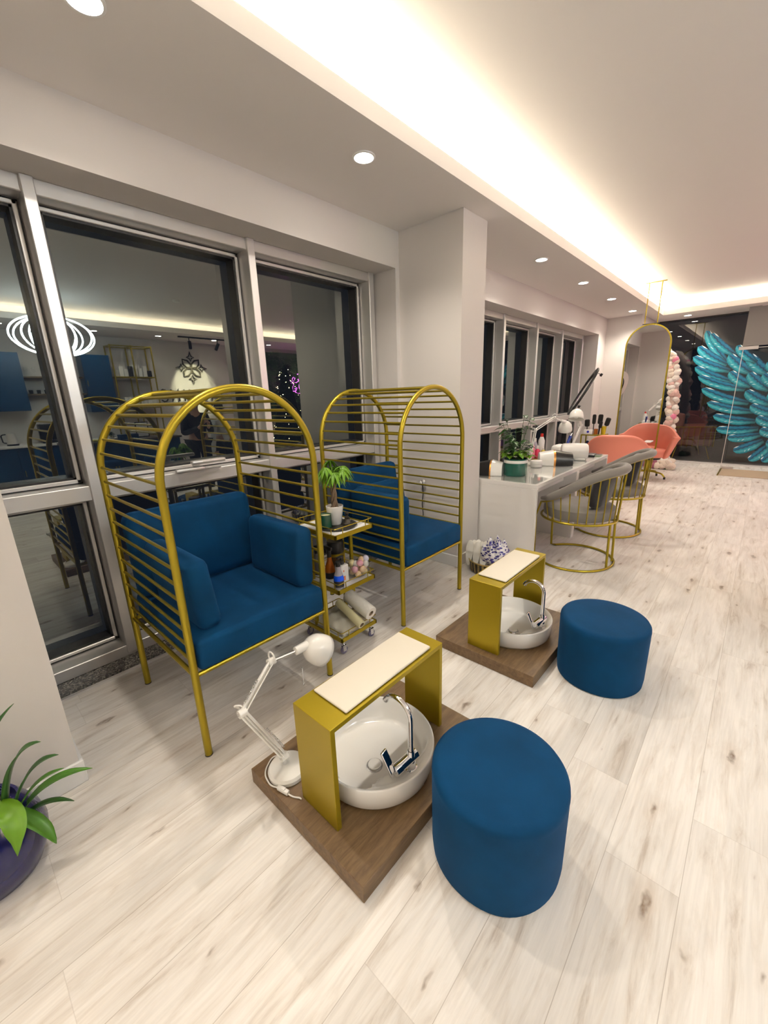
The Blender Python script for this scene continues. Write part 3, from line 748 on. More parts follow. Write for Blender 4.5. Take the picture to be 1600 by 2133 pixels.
stack('soap_bottle', 'bottle with bright blue liquid and black label at the front of the middle tier', (-1.868, 1.585, T2), [
    ('dark_base', [(0, 0.012), (0.033, 0.012), (0.034, 0.045), (0.034, 0.055), (0, 0.055)], M_lblb),
    ('foot', [(0, 0), (0.030, 0), (0.034, 0.006), (0.033, 0.013), (0, 0.013)], M_clr),
    ('liquid', [(0, 0.0549), (0.034, 0.055), (0.034, 0.068), (0.028, 0.09), (0, 0.09)], M_bliq),
    ('body', [(0.028, 0.09), (0.018, 0.12), (0.014, 0.15), (0, 0.15)], M_clr),
    ('cap', [(0.014, 0.149), (0.0165, 0.15), (0.0165, 0.18), (0.014, 0.183), (0, 0.183)], M_blk)])
pb = thing('pump_bottle', 'white square pump bottle with black pump and orange print', 'bottle', (-1.925, 1.665, T2))
obj('body', MB().box((-0.034, -0.034, 0), (0.034, 0.034, 0.125), 0.010, 3), M_whp, pb)
obj('pump', MB().cyl((0, 0, 0.124), (0, 0, 0.150), 0.018, 18).cyl((0, 0, .15), (0, 0, .172), 0.007, 12).box((-0.012, -0.04, 0.170), (0.012, 0.012, 0.182), 0.005), M_blk, pb)
lb = MB().box((0.0341, -0.022, 0.02), (0.0346, 0.0, 0.05)).box((0.0341, -0.018, 0.08), (0.0346, -0.008, 0.092))
obj('printed_mark', lb, mat('orange_print', (0.75, 0.25, 0.12), 0.5), pb)
jr = stack('lidded_jar', 'wide jar with a big black lid under the top tier', (-2.085, 1.755, T2), [
    ('body', [(0, 0), (0.052, 0), (0.055, 0.006), (0.055, 0.14), (0, 0.14)], mat('brown_glass', (0.05, 0.03, 0.015), 0.15)),
    ('gold_band', [(0.0555, 0.125), (0.057, 0.127), (0.057, 0.145), (0.0555, 0.147)], M_gold),
    ('lid', [(0, 0.146), (0.058, 0.146), (0.060, 0.150), (0.060, 0.225), (0.055, 0.232), (0, 0.232)], M_blk)], cat='jar')
stack('soap_bottle', 'grey bottle with black spray head at the back of the middle tier', (-2.15, 1.64, T2), [
    ('body', [(0, 0), (0.030, 0), (0.031, 0.006), (0.031, 0.12), (0.014, 0.155), (0, 0.155)], mat('dark_grey_bottle', (0.10, 0.09, 0.08), 0.3)),
    ('cap', [(0.014, 0.154), (0.018, 0.156), (0.018, 0.215), (0, 0.218)], M_blk)])
# glass bowl with bath balls
GB = (-1.905, 1.795, T2)
tag(obj('glass_bowl', MB().lathe([(0, 0), (0.035, 0), (0.060, 0.018), (0.080, 0.055), (0.084, 0.085), (0.076, 0.115), (0.0745, 0.115), (0.082, 0.085), (0.078, 0.056), (0.058, 0.021), (0.033, 0.004), (0, 0.004)], 36), M_gl, loc=GB), 'round clear glass bowl full of pastel bath balls', 'bowl')
ballc = [('pale yellow', (0.80, 0.68, 0.36)), ('pink', (0.82, 0.42, 0.50)), ('peach', (0.85, 0.60, 0.36)), ('white', (0.80, 0.78, 0.74)), ('lilac grey', (0.62, 0.60, 0.72))]
bm_ = [mat('bath_ball_' + n.replace(' ', '_'), c, 0.45, var=0.12, vscale=40) for n, c in ballc]
bp = [(-.03, -.035, .032, 2), (.03, -.03, .032, 2), (.035, .03, .034, 0), (-.03, .035, .034, 3), (0, 0, .052, 2), (.048, .0, .062, 2), (0.02, -.05, .066, 1), (-.045, -.01, .066, 0), (.02, .05, .068, 1), (-.02, .045, .08, 4), (.045, .035, .090, 3), (.0, -.02, .094, 3), (.035, -.012, .105, 1), (-.025, -.035, .10, 0), (.01, .03, .112, 2), (.03, .052, .118, 4)]
for i, (x, y, z, c) in enumerate(bp):
    wh = 'at the bottom of' if z < 0.06 else ('halfway up' if z < 0.09 else 'on top of the heap in')
    sd = ('window side' if x < -.01 else ('room side' if x > .01 else 'middle')) + (' near' if y < -.01 else (' far' if y > .01 else ''))
    tag(obj('bath_ball', MB().ball((0, 0, 0), 0.0235, 14, 9), bm_[c], loc=(GB[0] + x * .95, GB[1] + y * .95, GB[2] + z)), '%s bath ball %s the bowl, %s' % (ballc[c][0], wh, sd), 'bath ball', 'bath balls in the glass bowl')

# rolls and folded plastic on the bottom tier
def roll(label, loc, aim, R_, r_, L_, m):
    o = MB().lathe([(r_, -L_/2), (R_ - .003, -L_/2), (R_, -L_/2 + .004), (R_, L_/2 - .004), (R_ - .003, L_/2), (r_, L_/2)], 32, (0, 0, 0), aim, close=True)
    t = thing('paper_roll', label, 'roll', loc, group='rolls on the bottom tier')
    obj('wound_sheet', o, m, t, angle=50)
    obj('core_tube', MB().lathe([(r_ - .003, -L_/2 + .002), (r_, -L_/2 + .002), (r_, L_/2 - .002), (r_ - .003, L_/2 - .002)], 24, (0, 0, 0), aim, close=True), mat('brown_card', (0.28, 0.20, 0.13), 0.8), t)
roll('thick white paper roll lying on the bottom tier', (-1.915, 1.80, T3 + 0.125), (1, 0.0, -0.30), 0.050, 0.021, 0.24, mat('tissue_paper', (0.82, 0.79, 0.72), 0.9, bump=0.2, bscale=90))
roll('thinner roll of yellowish plastic film beside the thick paper roll', (-1.90, 1.69, T3 + 0.105), (1, -0.05, -0.35), 0.030, 0.019, 0.26, mat('plastic_film', (0.62, 0.58, 0.34), 0.12, coat=0.6))
pm = MB(); rnd = random.Random(5)
def plast(u, v):
    x = -0.165 + 0.33 * u; y = -0.14 + 0.28 * v
    z = 0.072 * math.sin(PI * u) ** .4 * math.sin(PI * v) ** .4 + 0.008 * math.sin(u * 21 + v * 9) * math.sin(v * 17)
    return (x, y, max(0.002, z + 0.004))
pm.grid(plast, 26, 22)
tag(obj('plastic_sheeting', pm, mat('milky_plastic', (0.70, 0.66, 0.54), 0.2, trans=0.15, coat=0.5), loc=(-2.0, 1.70, T3 + .001), solid=0.002), 'crumpled milky plastic sheeting under the rolls on the bottom tier', 'plastic sheeting')

# ------------------------------------------------------------ nail desks
def desk(label, y0, y1):
    t = thing('nail_desk', label, 'desk', (-1.80, (y0 + y1) / 2, 0), group='white nail desks')
    h = (y1 - y0) / 2; X0, X1, Z = -0.40, 0.36, 0.83
    obj('desktop', MB().box((X0, -h, Z - 0.042), (X1, h, Z), 0.002, 1), M_desk, t)
    for s in (-1, 1): obj('side_panel', MB().box((X0, s * h, 0), (X1, s * (h - 0.04), Z - 0.0425), 0.002, 1), M_desk, t)
    obj('back_panel', MB().box((X0 + 0.02, -h + .04, 0.18), (X0 + 0.045, h - .04, Z - .0425)), M_desk, t)
    obj('apron', MB().box((X1 - 0.16, -h + .04, Z - .16), (X1 - 0.14, h - .04, Z - .0425)), M_desk, t)
    obj('glass_sheet', MB().box((X0 + .02, -h + .02, Z + .0002), (X1 - .02, h - .02, Z + 0.006), 0.001, 1), M_gl, t)
    return t
D1 = desk('white glossy nail desk beside the column, with the green plant pot on it', 3.672, 4.836)
D2 = desk('white glossy nail desk further from the column, with the phone on it', 4.840, 6.02)
ZD = 0.8365

# ------------------------------------------------------------ grey tub chairs
def tub(label, loc, rz=0):
    t = thing('tub_chair', label, 'chair', loc, rz, group='grey tub chairs at the nail desks')
    ZS_, RX = 0.455, 0.345
    g = MB()
    A = 2.45
    base_ = [(0.355 * math.cos(a), 0.385 * math.sin(a), 0.012) for a in [-A + 2 * A * k / 44 for k in range(45)]]
    l0 = [( -0.335, -0.235, ZS_), (-0.335, -0.24, 0.06)]; l1 = [(-0.335, 0.24, 0.06), (-0.335, 0.235, ZS_)]
    obj('base_hoop', g.tube(rounded(l0[:1] + [(-0.325, -0.243, 0.012)] , .01) + base_ + [(-0.325, 0.243, 0.012), l1[1]], 0.0115, 10), M_gold, t)
    for s in (-1, 1): obj('rear_leg', MB().cyl((0.325, s * 0.10, 0.012), (0.315, s * 0.09, ZS_), 0.0115, 12), M_gold, t)
    ring = [(RX * math.cos(a), 0.35 * math.sin(a), ZS_) for a in [2 * PI * k / 56 for k in range(56)]]
    obj('seat_ring', MB().tube(ring, 0.0115, 10, closed=True), M_gold, t)
    def top(a):
        x = 0.375 * math.cos(a); y = 0.39 * math.sin(a)
        return Vector((x, y, 0.60 + 0.32 * sstep(-1.05, 1.05, math.cos(a)) ** 1.1))
    B = 2.42
    rail = [top(-B + 2 * B * k / 48) for k in range(49)]
    obj('top_rail', MB().tube([tuple(l0[0])] + [tuple(p) for p in rail] + [tuple(l1[1])], 0.009, 8), M_gold, t)
    sp = None
    for k in range(21):
        a = -2.15 + 4.3 * k / 20
        p0 = Vector((RX * math.cos(a), 0.35 * math.sin(a), ZS_)); p1 = top(a)
        obj('spindle', MB().tube([p0, p1], 0.0055, 6), M_gold, t)
    pts = [p + Vector((math.cos(a), math.sin(a), 0)) * -0.008 + Vector((0, 0, 0.035)) for p, a in zip(rail, [-B + 2 * B * k / 48 for k in range(49)])]
    rr = [0.018 + 0.022 * sstep(0, 5, min(k, 48 - k)) for k in range(49)]
    obj('padded_rim', MB().tube(pts, rr, 14).ball(pts[0], 0.018, 10, 8).ball(pts[-1], 0.018, 10, 8), M_grey, t)
    obj('seat_cushion', MB().lathe([(0, 0), (0.30, 0), (0.325, 0.015), (0.33, 0.06), (0.325, 0.10), (0.30, 0.12), (0.15, 0.13), (0, 0.132)], 48, (0, 0, ZS_ + 0.01)), M_grey, t)
    return t
C1 = tub('grey tub chair with gold spindles nearest the camera, at the first nail desk', (-1.21, 4.20, 0), 0.0)
C2 = dup(C1, (-1.215, 5.42, 0), 0.06, label='grey tub chair with gold spindles further back, partly behind the first one')
def pillow(label, loc, rz, rx=-0.25):
    m = MB().box((-0.06, -0.20, 0), (0.06, 0.20, 0.34), 0.05, 4)
    m.xform(Matrix.Rotation(0.16, 4, 'Y'))
    return tag(obj('pillow', m, M_dgrey, loc=loc), label, 'pillow', 'charcoal pillows on the grey chairs')
q = pillow('charcoal pillow leaning in the nearest grey tub chair', (-1.03, 4.16, 0.598), 0)
q2 = dup(q, (-1.03, 5.40, 0.598), 0.06, label='charcoal pillow leaning in the grey tub chair further back')

# ------------------------------------------------------------ things on the desks
hp = thing('flower_planter', 'dark green pot with a white band holding a leafy plant on the desk', 'potted plant', (-1.82, 4.03, ZD))
M_gpot = mat('dark_green_glaze', (0.0, 0.075, 0.05), 0.25, coat=0.4)
obj('pot', MB().lathe([(0, 0), (0.112, 0), (0.116, 0.006), (0.117, 0.17), (0.111, 0.17), (0.109, 0.150), (0, 0.150)], 44), M_gpot, hp)
obj('white_band', MB().lathe([(0.1172, 0.128), (0.1180, 0.130), (0.1180, 0.156), (0.1172, 0.158)], 44), M_whp, hp)
obj('soil', MB().lathe([(0.110, 0.149), (0.06, 0.158), (0, 0.162)], 24), M_soil, hp)
rnd = random.Random(11); st = MB(); lv = MB(); fl = MB(); lv2 = MB()
for k in range(26):
    a = rnd.random() * 2 * PI; h = 0.12 + rnd.random() * 0.32 if k < 16 else 0.04 + rnd.random() * 0.06; o = 0.03 + rnd.random() * 0.13
    p1 = Vector((math.cos(a) * o, math.sin(a) * o, 0.16 + h)); p0 = Vector((math.cos(a) * .03, math.sin(a) * .03, 0.15))
    st.tube([p0, p0 * .5 + p1 * .5 + Vector((0, 0, .04)), p1], 0.0022, 5)
    for q in range(4):
        b = a + (q - 1.5) * 1.2 + rnd.random()
        leaf(lv if k < 16 else lv2, p1 - (p1 - p0) * (0.12 * q), (math.cos(b), math.sin(b), 0.2), 0.075 + rnd.random() * 0.035, 0.026, 0.45)
obj('stem', st, M_leafd, hp); obj('foliage', lv, M_leafd, hp, recalc=False, solid=0.0006); obj('low_foliage', lv2, M_leafb, hp, recalc=False, solid=0.0006)
fm = mat('cream_petal', (0.85, 0.80, 0.62), 0.6)
for p in ((0.06, -0.10, 0.27), (0.10, 0.02, 0.24), (0.03, -0.08, 0.19), (0.09, 0.09, 0.30), (-0.04, -0.08, 0.22)):
    f = MB()
    for q in range(5): leaf(f, p, (math.cos(q*1.257), math.sin(q*1.257), 0.5), 0.026, 0.008, 0.1)
    obj('blossom', f, fm, hp, recalc=False, solid=0.0005)

# UV lamps: domed tunnel shells
M_gstripe = mat('copper_stripe', (0.75, 0.36, 0.10), 0.25, metal=0.9)
def uvlamp(label, loc, rz, L=0.30, Wd=0.26, H=0.16, dark=True):
    t = thing('nail_lamp', label, 'nail lamp', loc, rz, group='domed nail lamps')
    n = 24
    def prof(k, s=1.0):
        a = PI * k / n; return (Wd / 2 * math.copysign(abs(math.cos(a)) ** 0.75, math.cos(a)) * s, H * math.sin(a) ** 0.75 * s)
    def shell(x0, x1, s0, s1):
        m = MB(); V = []
        N_ = 8
        for i in range(N_ + 1):
            u = i / N_; s = s0 + (s1 - s0) * u
            V.append([m.bm.verts.new((x0 + (x1 - x0) * u, *prof(k, s))) for k in range(n + 1)])
        for a, b in zip(V, V[1:]):
            for k in range(n): m.bm.faces.new((a[k], a[k+1], b[k+1], b[k]))
        m.bm.faces.new(V[0]); m.bm.faces.new(V[-1][::-1])
        return m
    obj('front_shell', shell(-L * .5, -L * .08, 0.84, 1.0), M_whp, t)
    obj('stripe', shell(-L * .08, -L * .02, 1.003, 1.005), M_gstripe, t)
    obj('rear_shell', shell(-L * .02, L * .5, 1.0, 0.80), M_blk if dark else M_whp, t)
    return t
uvlamp('black and white domed nail lamp at the column end of the desk', (-2.05, 3.93, ZD), PI + .3, 0.26, 0.22, 0.15)
uvlamp('black and white domed nail lamp with copper stripe in the middle of the desk', (-1.72, 4.87, ZD), 0.50, 0.36, 0.25, 0.165)
dc = thing('nail_dust_collector', 'glossy white cylinder shaped nail lamp beside the patterned cloth', 'nail lamp', (-1.66, 5.34, ZD), 0.3, 'white desk appliances')
obj('housing', MB().lathe([(0, -0.15), (0.085, -0.15), (0.10, -0.13), (0.105, 0), (0.10, 0.13), (0.085, 0.15), (0, 0.15)], 36, (0, 0, 0.098), (1, 0.15, 0)), M_whp, dc)
obj('foot', MB().box((-0.13, -0.07, 0), (0.13, 0.07, 0.03), 0.006), M_whp, dc)
cl = MB(); cl.grid(lambda u, v: (-0.16 + 0.32 * u, -0.10 + 0.2 * v, 0.02 + 0.095 * math.sin(PI * u) * (0.6 + 0.4 * math.sin(PI * v)) + 0.010 * math.sin(u * 23) * math.sin(v * 14)), 26, 16)
def checker(name, a, c, s):
    m, nt, b = base(name); tc = nt.nodes.new('ShaderNodeTexCoord'); v = nt.nodes.new('ShaderNodeTexVoronoi'); v.inputs['Scale'].default_value = s
    nt.links.new(tc.outputs['Object'], v.inputs['Vector']); r = nt.nodes.new('ShaderNodeValToRGB'); sp = nt.nodes.new('ShaderNodeSeparateColor'); nt.links.new(v.outputs['Color'], sp.inputs[0]); nt.links.new(sp.outputs[0], r.inputs[0])
    r.color_ramp.interpolation = 'CONSTANT'; r.color_ramp.elements[0].color = (*a, 1); r.color_ramp.elements[1].position = 0.62; r.color_ramp.elements[1].color = (*c, 1)
    nt.links.new(r.outputs[0], b.inputs['Base Color']); b.inputs['Roughness'].default_value = 0.35; return m
tag(obj('patterned_cloth', cl, checker('black_white_print', (0.012, 0.012, 0.014), (0.62, 0.55, 0.55), 26), loc=(-1.77, 5.13, ZD), solid=0.002), 'black and white patterned glossy cloth between the nail lamps', 'cloth')
dr = thing('nail_drill_box', 'white rounded box with a black dot at the back of the desk', 'desk appliance', (-1.98, 5.72, ZD), 0, 'white desk appliances')
obj('housing', MB().box((-0.07, -0.13, 0), (0.07, 0.13, 0.13), 0.045, 5), M_whp, dr)
obj('dial', MB().cyl((0.068, -0.07, 0.085), (0.074, -0.07, 0.088), 0.020, 20), M_blk, dr)
tl = thing('pen_tool', 'blue handheld tool standing at the back of the desk', 'tool', (-1.95, 5.93, ZD))
obj('grip', MB().tube([(0, 0, 0.10), (0.02, 0.06, 0.22)], [0.016, 0.022], 12), mat('navy_plastic', (0.01, 0.03, 0.20), 0.3), tl)
obj('tip', MB().tube([(0.02, 0.06, 0.22), (0.03, 0.09, 0.26)], [0.008, 0.003], 8).tube([(-0.03, -0.02, 0), (0, 0, 0.10)], 0.006, 8).cyl((-.03, -.02, 0), (-.03, -.02, .006), 0.03, 16), M_alu, tl)
tag(obj('round_box', MB().lathe([(0, 0), (0.062, 0), (0.064, 0.004), (0.064, 0.035), (0.060, 0.036), (0.060, 0.040), (0.066, 0.041), (0.066, 0.066), (0.062, 0.071), (0, 0.072)], 36), M_whp, loc=(-1.83, 4.60, ZD)), 'flat round white box beside the first desk lamp', 'box')
tag(obj('notebook', MB().box((-0.08, -0.11, 0), (0.08, 0.11, 0.018), 0.003).xform(Matrix.Rotation(0.15, 4, 'Z')), M_blk, loc=(-1.62, 5.80, ZD)), 'closed black notebook at the far end of the desk', 'notebook')
ph = thing('phone', 'phone in a pale green case lying on the far desk edge', 'phone', (-1.505, 5.83, ZD), 0.2)
obj('case', MB().box((-0.04, -0.08, 0), (0.04, 0.08, 0.009), 0.004), mat('pale_green_case', (0.42, 0.56, 0.36), 0.4), ph)
obj('screen', MB().box((-0.036, -0.076, 0.0092), (0.036, 0.076, 0.010)), M_blk, ph)
# tray with bottles at the back of the desks
tag(obj('gold_tray', MB().box((-0.09, -0.22, 0), (0.09, 0.22, 0.012), 0.004).box((-0.09, -0.22, 0.0), (-0.084, 0.22, 0.04), .001, 1).box((0.084, -0.22, 0), (0.09, 0.22, 0.04), .001, 1), M_gold, loc=(-2.08, 5.28, ZD)), 'gold tray holding small bottles at the back of the desks', 'tray')
ZB = ZD + 0.013
def smallb(label, x, y, h, r_, m, capm, caph=0.04):
    return stack('polish_bottle', label, (x, y, ZB), [('body', [(0, 0), (r_, 0), (r_, h * .8), (r_ * .5, h), (0, h)], m), ('cap', [(r_ * .45, h - .001), (r_ * .5, h), (r_ * .45, h + caph), (0, h + caph)], capm)], group='bottles on the gold tray', seg=16)
smallb('pink bottle with white cap on the gold tray, nearest the plant', -2.09, 5.10, 0.17, 0.030, mat('pink_plastic', (0.80, 0.28, 0.34), 0.3), M_whp)
smallb('red bottle with white cap standing in front on the gold tray', -2.04, 5.14, 0.12, 0.030, mat('crimson_plastic', (0.55, 0.02, 0.08), 0.3), M_whp)
smallb('clear bottle with white cap behind the lamp on the gold tray', -2.11, 5.22, 0.20, 0.032, M_clr, M_whp)
smallb('tall white bottle with red cap on the gold tray', -2.08, 5.35, 0.25, 0.040, M_whp, mat('red_cap', (0.65, 0.03, 0.02), 0.3))
smallb('short yellow bottle on the gold tray', -2.03, 5.30, 0.09, 0.026, mat('yellow_bottle', (0.70, 0.55, 0.12), 0.3), M_whp, 0.02)
tag(obj('hand_cream_tube', MB().tube([(0, 0, 0.02), (0, 0.05, 0.022), (0, 0.14, 0.02)], [0.019, 0.019, 0.004], 12).cyl((0, -0.03, 0.02), (0, 0, 0.02), 0.013, 12), mat('pale_pink_tube', (0.78, 0.60, 0.55), 0.35), loc=(-2.03, 5.42, ZB)), 'pale pink cream tube lying on the gold tray', 'tube')
# desk lamps
b1 = Vector((-1.97, 4.72, ZD))
arm_lamp('arm_lamp', 'white arm lamp on the nail desk beside the green pot', b1, (0.01, 0, 0.07), Vector((-1.93, 4.76, 1.235)) - b1, Vector((-1.86, 5.13, 1.355)) - b1, Vector((-1.80, 5.36, 1.226)) - b1, (0.1, -0.35, 0.9), base_r=0.075, dome=0.080)
b2 = Vector((-1.90, 6.05 - .12, ZD))
arm_lamp('arm_lamp', 'white arm lamp on the nail desk, its shade just below the ring light', b2, (0.01, 0, 0.07), Vector((-1.87, 6.22, 1.19)) - b2, Vector((-1.82, 5.90, 1.30)) - b2, Vector((-1.74, 5.55, 1.355)) - b2, (-0.1, 0.35, 0.93), base_r=0.075, dome=0.088)

# basket with paper goods
BK = thing('woven_basket', 'round black and gold woven basket on the floor between column and desk', 'basket', (-1.75, 3.40, 0))
def weave():
    m, nt, b = base('black_gold_weave'); L = nt.links.new
    tc = nt.nodes.new('ShaderNodeTexCoord'); s = nt.nodes.new('ShaderNodeSeparateXYZ'); L(tc.outputs['Object'], s.inputs[0])
    def M(op, a, c=None):
        n = nt.nodes.new('ShaderNodeMath'); n.operation = op
        for i, v in enumerate((a, c)):
            if v is None: continue
            if isinstance(v, (int, float)): n.inputs[i].default_value = v
            else: L(v, n.inputs[i])
        return n.outputs[0]
    an = M('ARCTAN2', s.outputs[1], s.outputs[0]); col_ = M('SINE', M('MULTIPLY', an, 26.0))
    row = M('SINE', M('MULTIPLY', s.outputs[2], 520.0)); no = nt.nodes.new('ShaderNodeTexNoise'); no.inputs['Scale'].default_value = 60
    f = M('GREATER_THAN', M('ADD', M('ADD', col_, M('MULTIPLY', row, 0.25)), M('MULTIPLY', M('SUBTRACT', no.outputs[0], 0.5), 1.2)), 0.15)
    mx = nt.nodes.new('ShaderNodeMix'); mx.data_type = 'RGBA'; mx.inputs[6].default_value = (0.012, 0.010, 0.009, 1); mx.inputs[7].default_value = (0.38, 0.26, 0.08, 1)
    L(f, mx.inputs[0]); L(mx.outputs[2], b.inputs['Base Color']); b.inputs['Roughness'].default_value = 0.5
    bp = nt.nodes.new('ShaderNodeBump'); bp.inputs['Strength'].default_value = 0.8; bp.inputs['Distance'].default_value = 0.004; L(M('ADD', row, col_), bp.inputs['Height']); L(bp.outputs[0], b.inputs['Normal'])
    return m
M_weave = weave()
obj('basket_body', MB().lathe([(0, 0), (0.165, 0), (0.18, 0.012), (0.192, 0.11), (0.186, 0.112), (0.174, 0.016), (0, 0.010)], 48), M_weave, BK)
obj('rim', MB().tube([(0.189 * math.cos(a), 0.189 * math.sin(a), 0.112) for a in [2 * PI * k / 40 for k in range(40)]], 0.007, 8, closed=True), mat('gold_rim_weave', (0.35, 0.25, 0.08), 0.5, bump=0.5, bscale=120), BK)
def sole(m, M):
    n = 24; P_ = []
    for k in range(n):
        a = 2 * PI * k / n; w_ = 0.038 + 0.008 * math.cos(a)
        P_.append((0.125 * math.cos(a), w_ * math.sin(a)))
    m.prism(P_, -0.004, 0.004, M, bev=0.002)
M_foam = mat('white_foam', (0.80, 0.77, 0.69), 0.7)
for i in range(7):
    m = MB(); M = Matrix.Rotation(-1.25 + 0.04 * i, 4, 'Y') @ Matrix.Rotation(0.25 * (i % 3 - 1), 4, 'X')
    M = Matrix.Rotation(PI / 2 + .3, 4, 'Z') @ M
    sole(m, M)
    # the uppers' strap
    m.xform(Matrix())
    o = obj('slipper', m, M_foam, loc=(-1.915 + 0.026 * i, 3.31 + 0.03 * (i % 3), 0.165))
    tag(o, '%s white disposable slipper from the left rim of the basket, standing upright' % ORD[i], 'slipper', 'white slippers standing in the basket')
env = MB().prism([(-0.05, 0), (0.09, 0), (0.09, 0.14), (0.0, 0.235), (-0.05, 0.17)], -0.006, 0.006, Matrix.Rotation(PI / 2, 4, 'X'), bev=0.004)
tag(obj('plastic_sleeve', env.xform(Matrix.Rotation(-0.25, 4, 'X')), mat('clear_white_wrap', (0.82, 0.80, 0.76), 0.15, coat=0.5), loc=(-1.78, 3.40, 0.05)), 'shiny white plastic wrapped packet in the middle of the basket', 'packet')
def leafprint():
    m, nt, b = base('blue_leaf_print'); L = nt.links.new
    tc = nt.nodes.new('ShaderNodeTexCoord'); mp = nt.nodes.new('ShaderNodeMapping'); mp.inputs['Scale'].default_value = (1, 1, 2.0); mp.inputs['Rotation'].default_value = (0.3, 0.5, 0.2); L(tc.outputs['Object'], mp.inputs[0])
    v = nt.nodes.new('ShaderNodeTexVoronoi'); v.inputs['Scale'].default_value = 27; L(mp.outputs[0], v.inputs['Vector'])
    r = nt.nodes.new('ShaderNodeValToRGB'); L(v.outputs['Distance'], r.inputs[0]); e = r.color_ramp.elements
    e[0].position = 0.42; e[0].color = (0.03, 0.025, 0.20, 1); e[1].position = 0.48; e[1].color = (0.82, 0.80, 0.80, 1)
    L(r.outputs[0], b.inputs['Base Color']); b.inputs['Roughness'].default_value = 0.35; return m
bm2 = MB().ball((0, 0, 0), 1.0, 40, 28)
for v in bm2.bm.verts:
    x, y, z = v.co
    k = 1 + 0.06 * math.sin(9 * x + 3 * z) * math.cos(8 * y) + 0.09 * max(0, z) * math.sin(13 * math.atan2(y, x))
    v.co = (x * 0.135 * k, y * 0.150 * k, (z * 0.145 * k) + (0.035 * math.sin(11 * x + 7 * y) * max(0, z)))
tag(obj('patterned_bag', bm2, leafprint(), loc=(-1.70, 3.42, 0.165)), 'bundled white bag with dark blue leaf print filling the right of the basket', 'bag')

# ------------------------------------------------------------ hanging mirror
MR = thing('hanging_mirror', 'tall pill shaped mirror in a gold frame hanging from the ceiling', 'mirror', (-1.62, 8.5, 0))
zt, zb, rw = 2.70, 0.36, 0.335
out = [(rw * math.cos(a), 0, zt - rw + rw * math.sin(a)) for a in [PI * k / 28 for k in range(29)]] + [(rw * math.cos(a), 0, zb + rw + rw * math.sin(a)) for a in [PI + PI * k / 28 for k in range(29)]]
fr = MB(); n = len(out)
def ringv(s, y):
    c = []
    for x, _, z in out:
        zc = zt - rw if z > (zt + zb) / 2 else zb + rw
        c.append(fr.bm.verts.new((x * s / rw, y, zc + (z - zc) * s / rw)))
    return c
q4 = [ringv(rw, -0.022), ringv(rw, 0.022), ringv(rw - 0.020, 0.022), ringv(rw - 0.020, -0.022)]
for i in range(4):
    a, b = q4[i], q4[(i + 1) % 4]
    for k in range(n): fr.bm.faces.new((a[k], a[(k+1) % n], b[(k+1) % n], b[k]))
obj('frame', fr, M_gold, MR)
gl = MB(); gl.prism([(x * .95, z) for x, _, z in out], -0.012, 0.012, Matrix.Rotation(PI / 2, 4, 'X')); obj('mirror_glass', gl, M_mir, MR)
for x in (-0.09, 0.09): obj('hanging_rod', MB().cyl((x, 0, zt - .006), (x, 0, ZU - 0.008), 0.008, 12), M_gold, MR)
obj('ceiling_plate', MB().box((-0.15, -0.02, ZU - 0.010), (0.15, 0.02, ZU), 0.002, 1), M_gold, MR)
obj('lower_bracket', MB().box((-0.12, -0.012, zt - .003), (0.12, 0.012, zt + 0.007), 0.002, 1), M_blk, MR)

# ------------------------------------------------------------ coral styling chairs
def pinkchair(label, loc, rz):
    t = thing('styling_chair', label, 'chair', loc, rz, group='coral pink salon chairs')
    sh = MB()
    def fn(u, v):
        a = -2.25 + 4.5 * u
        c = math.cos(a)
        topz = 0.79 + 0.20 * sstep(0.1, 1.0, c) + 0.02 * sstep(-0.3, -0.8, c)
        z = 0.40 + (topz - 0.40) * v
        r = 0.27 + 0.12 * v ** 0.7 + (0.02 * sstep(0.8, 1.0, v))
        sx = 1.0 + 0.08 * v
        return (r * math.sin(a) * sx, -r * c * 0.95, z)
    sh.grid(fn, 44, 14)
    o = obj('shell', sh, M_pink, t, solid=0.07, angle=80)
    sb = o.modifiers.new('s', 'SUBSURF'); sb.levels = 1; sb.render_levels = 2
    obj('seat_cushion', MB().lathe([(0, 0.41), (0.26, 0.41), (0.29, 0.43), (0.29, 0.52), (0.26, 0.55), (0, 0.56)], 40), M_pink, t)
    obj('seat_pan', MB().cyl((0, 0, 0.365), (0, 0, 0.41), 0.20, 30), M_blk, t)
    obj('stem', MB().box((-0.045, -0.045, 0.12), (0.045, 0.045, 0.37), 0.006), M_gold, t)
    b = MB()
    for k in range(5):
        a = 2 * PI * k / 5 + 0.3
        p = [(0.02 * math.cos(a), 0.02 * math.sin(a), 0.13), (0.15 * math.cos(a), 0.15 * math.sin(a), 0.125), (0.27 * math.cos(a), 0.27 * math.sin(a), 0.10), (0.315 * math.cos(a), 0.315 * math.sin(a), 0.035)]
        arm = MB().tube(rounded(p, 0.05, 4), 0.015, 8); obj('base_arm', arm, M_gold, t)
        obj('glide', MB().cyl((p[-1][0], p[-1][1], 0), (p[-1][0], p[-1][1], 0.04), 0.019, 12), M_blk, t)
    return t
K1 = pinkchair('coral pink salon chair in front of the hanging mirror, seen from behind', (-1.66, 7.45, 0), 0.15)
K2 = dup(K1, (-1.50, 9.20, 0), PI + 0.2, label='coral pink salon chair behind the hanging mirror')
tag(obj('folded_towel', MB().box((-0.05, -0.12, 0), (0.05, 0.12, 0.02), 0.008).box((-0.05, -0.12, 0), (-0.035, 0.12, -0.10), 0.006), M_whp, loc=(-1.27, 7.62, 0.845)), 'small white towel over the arm of the front coral chair', 'towel')

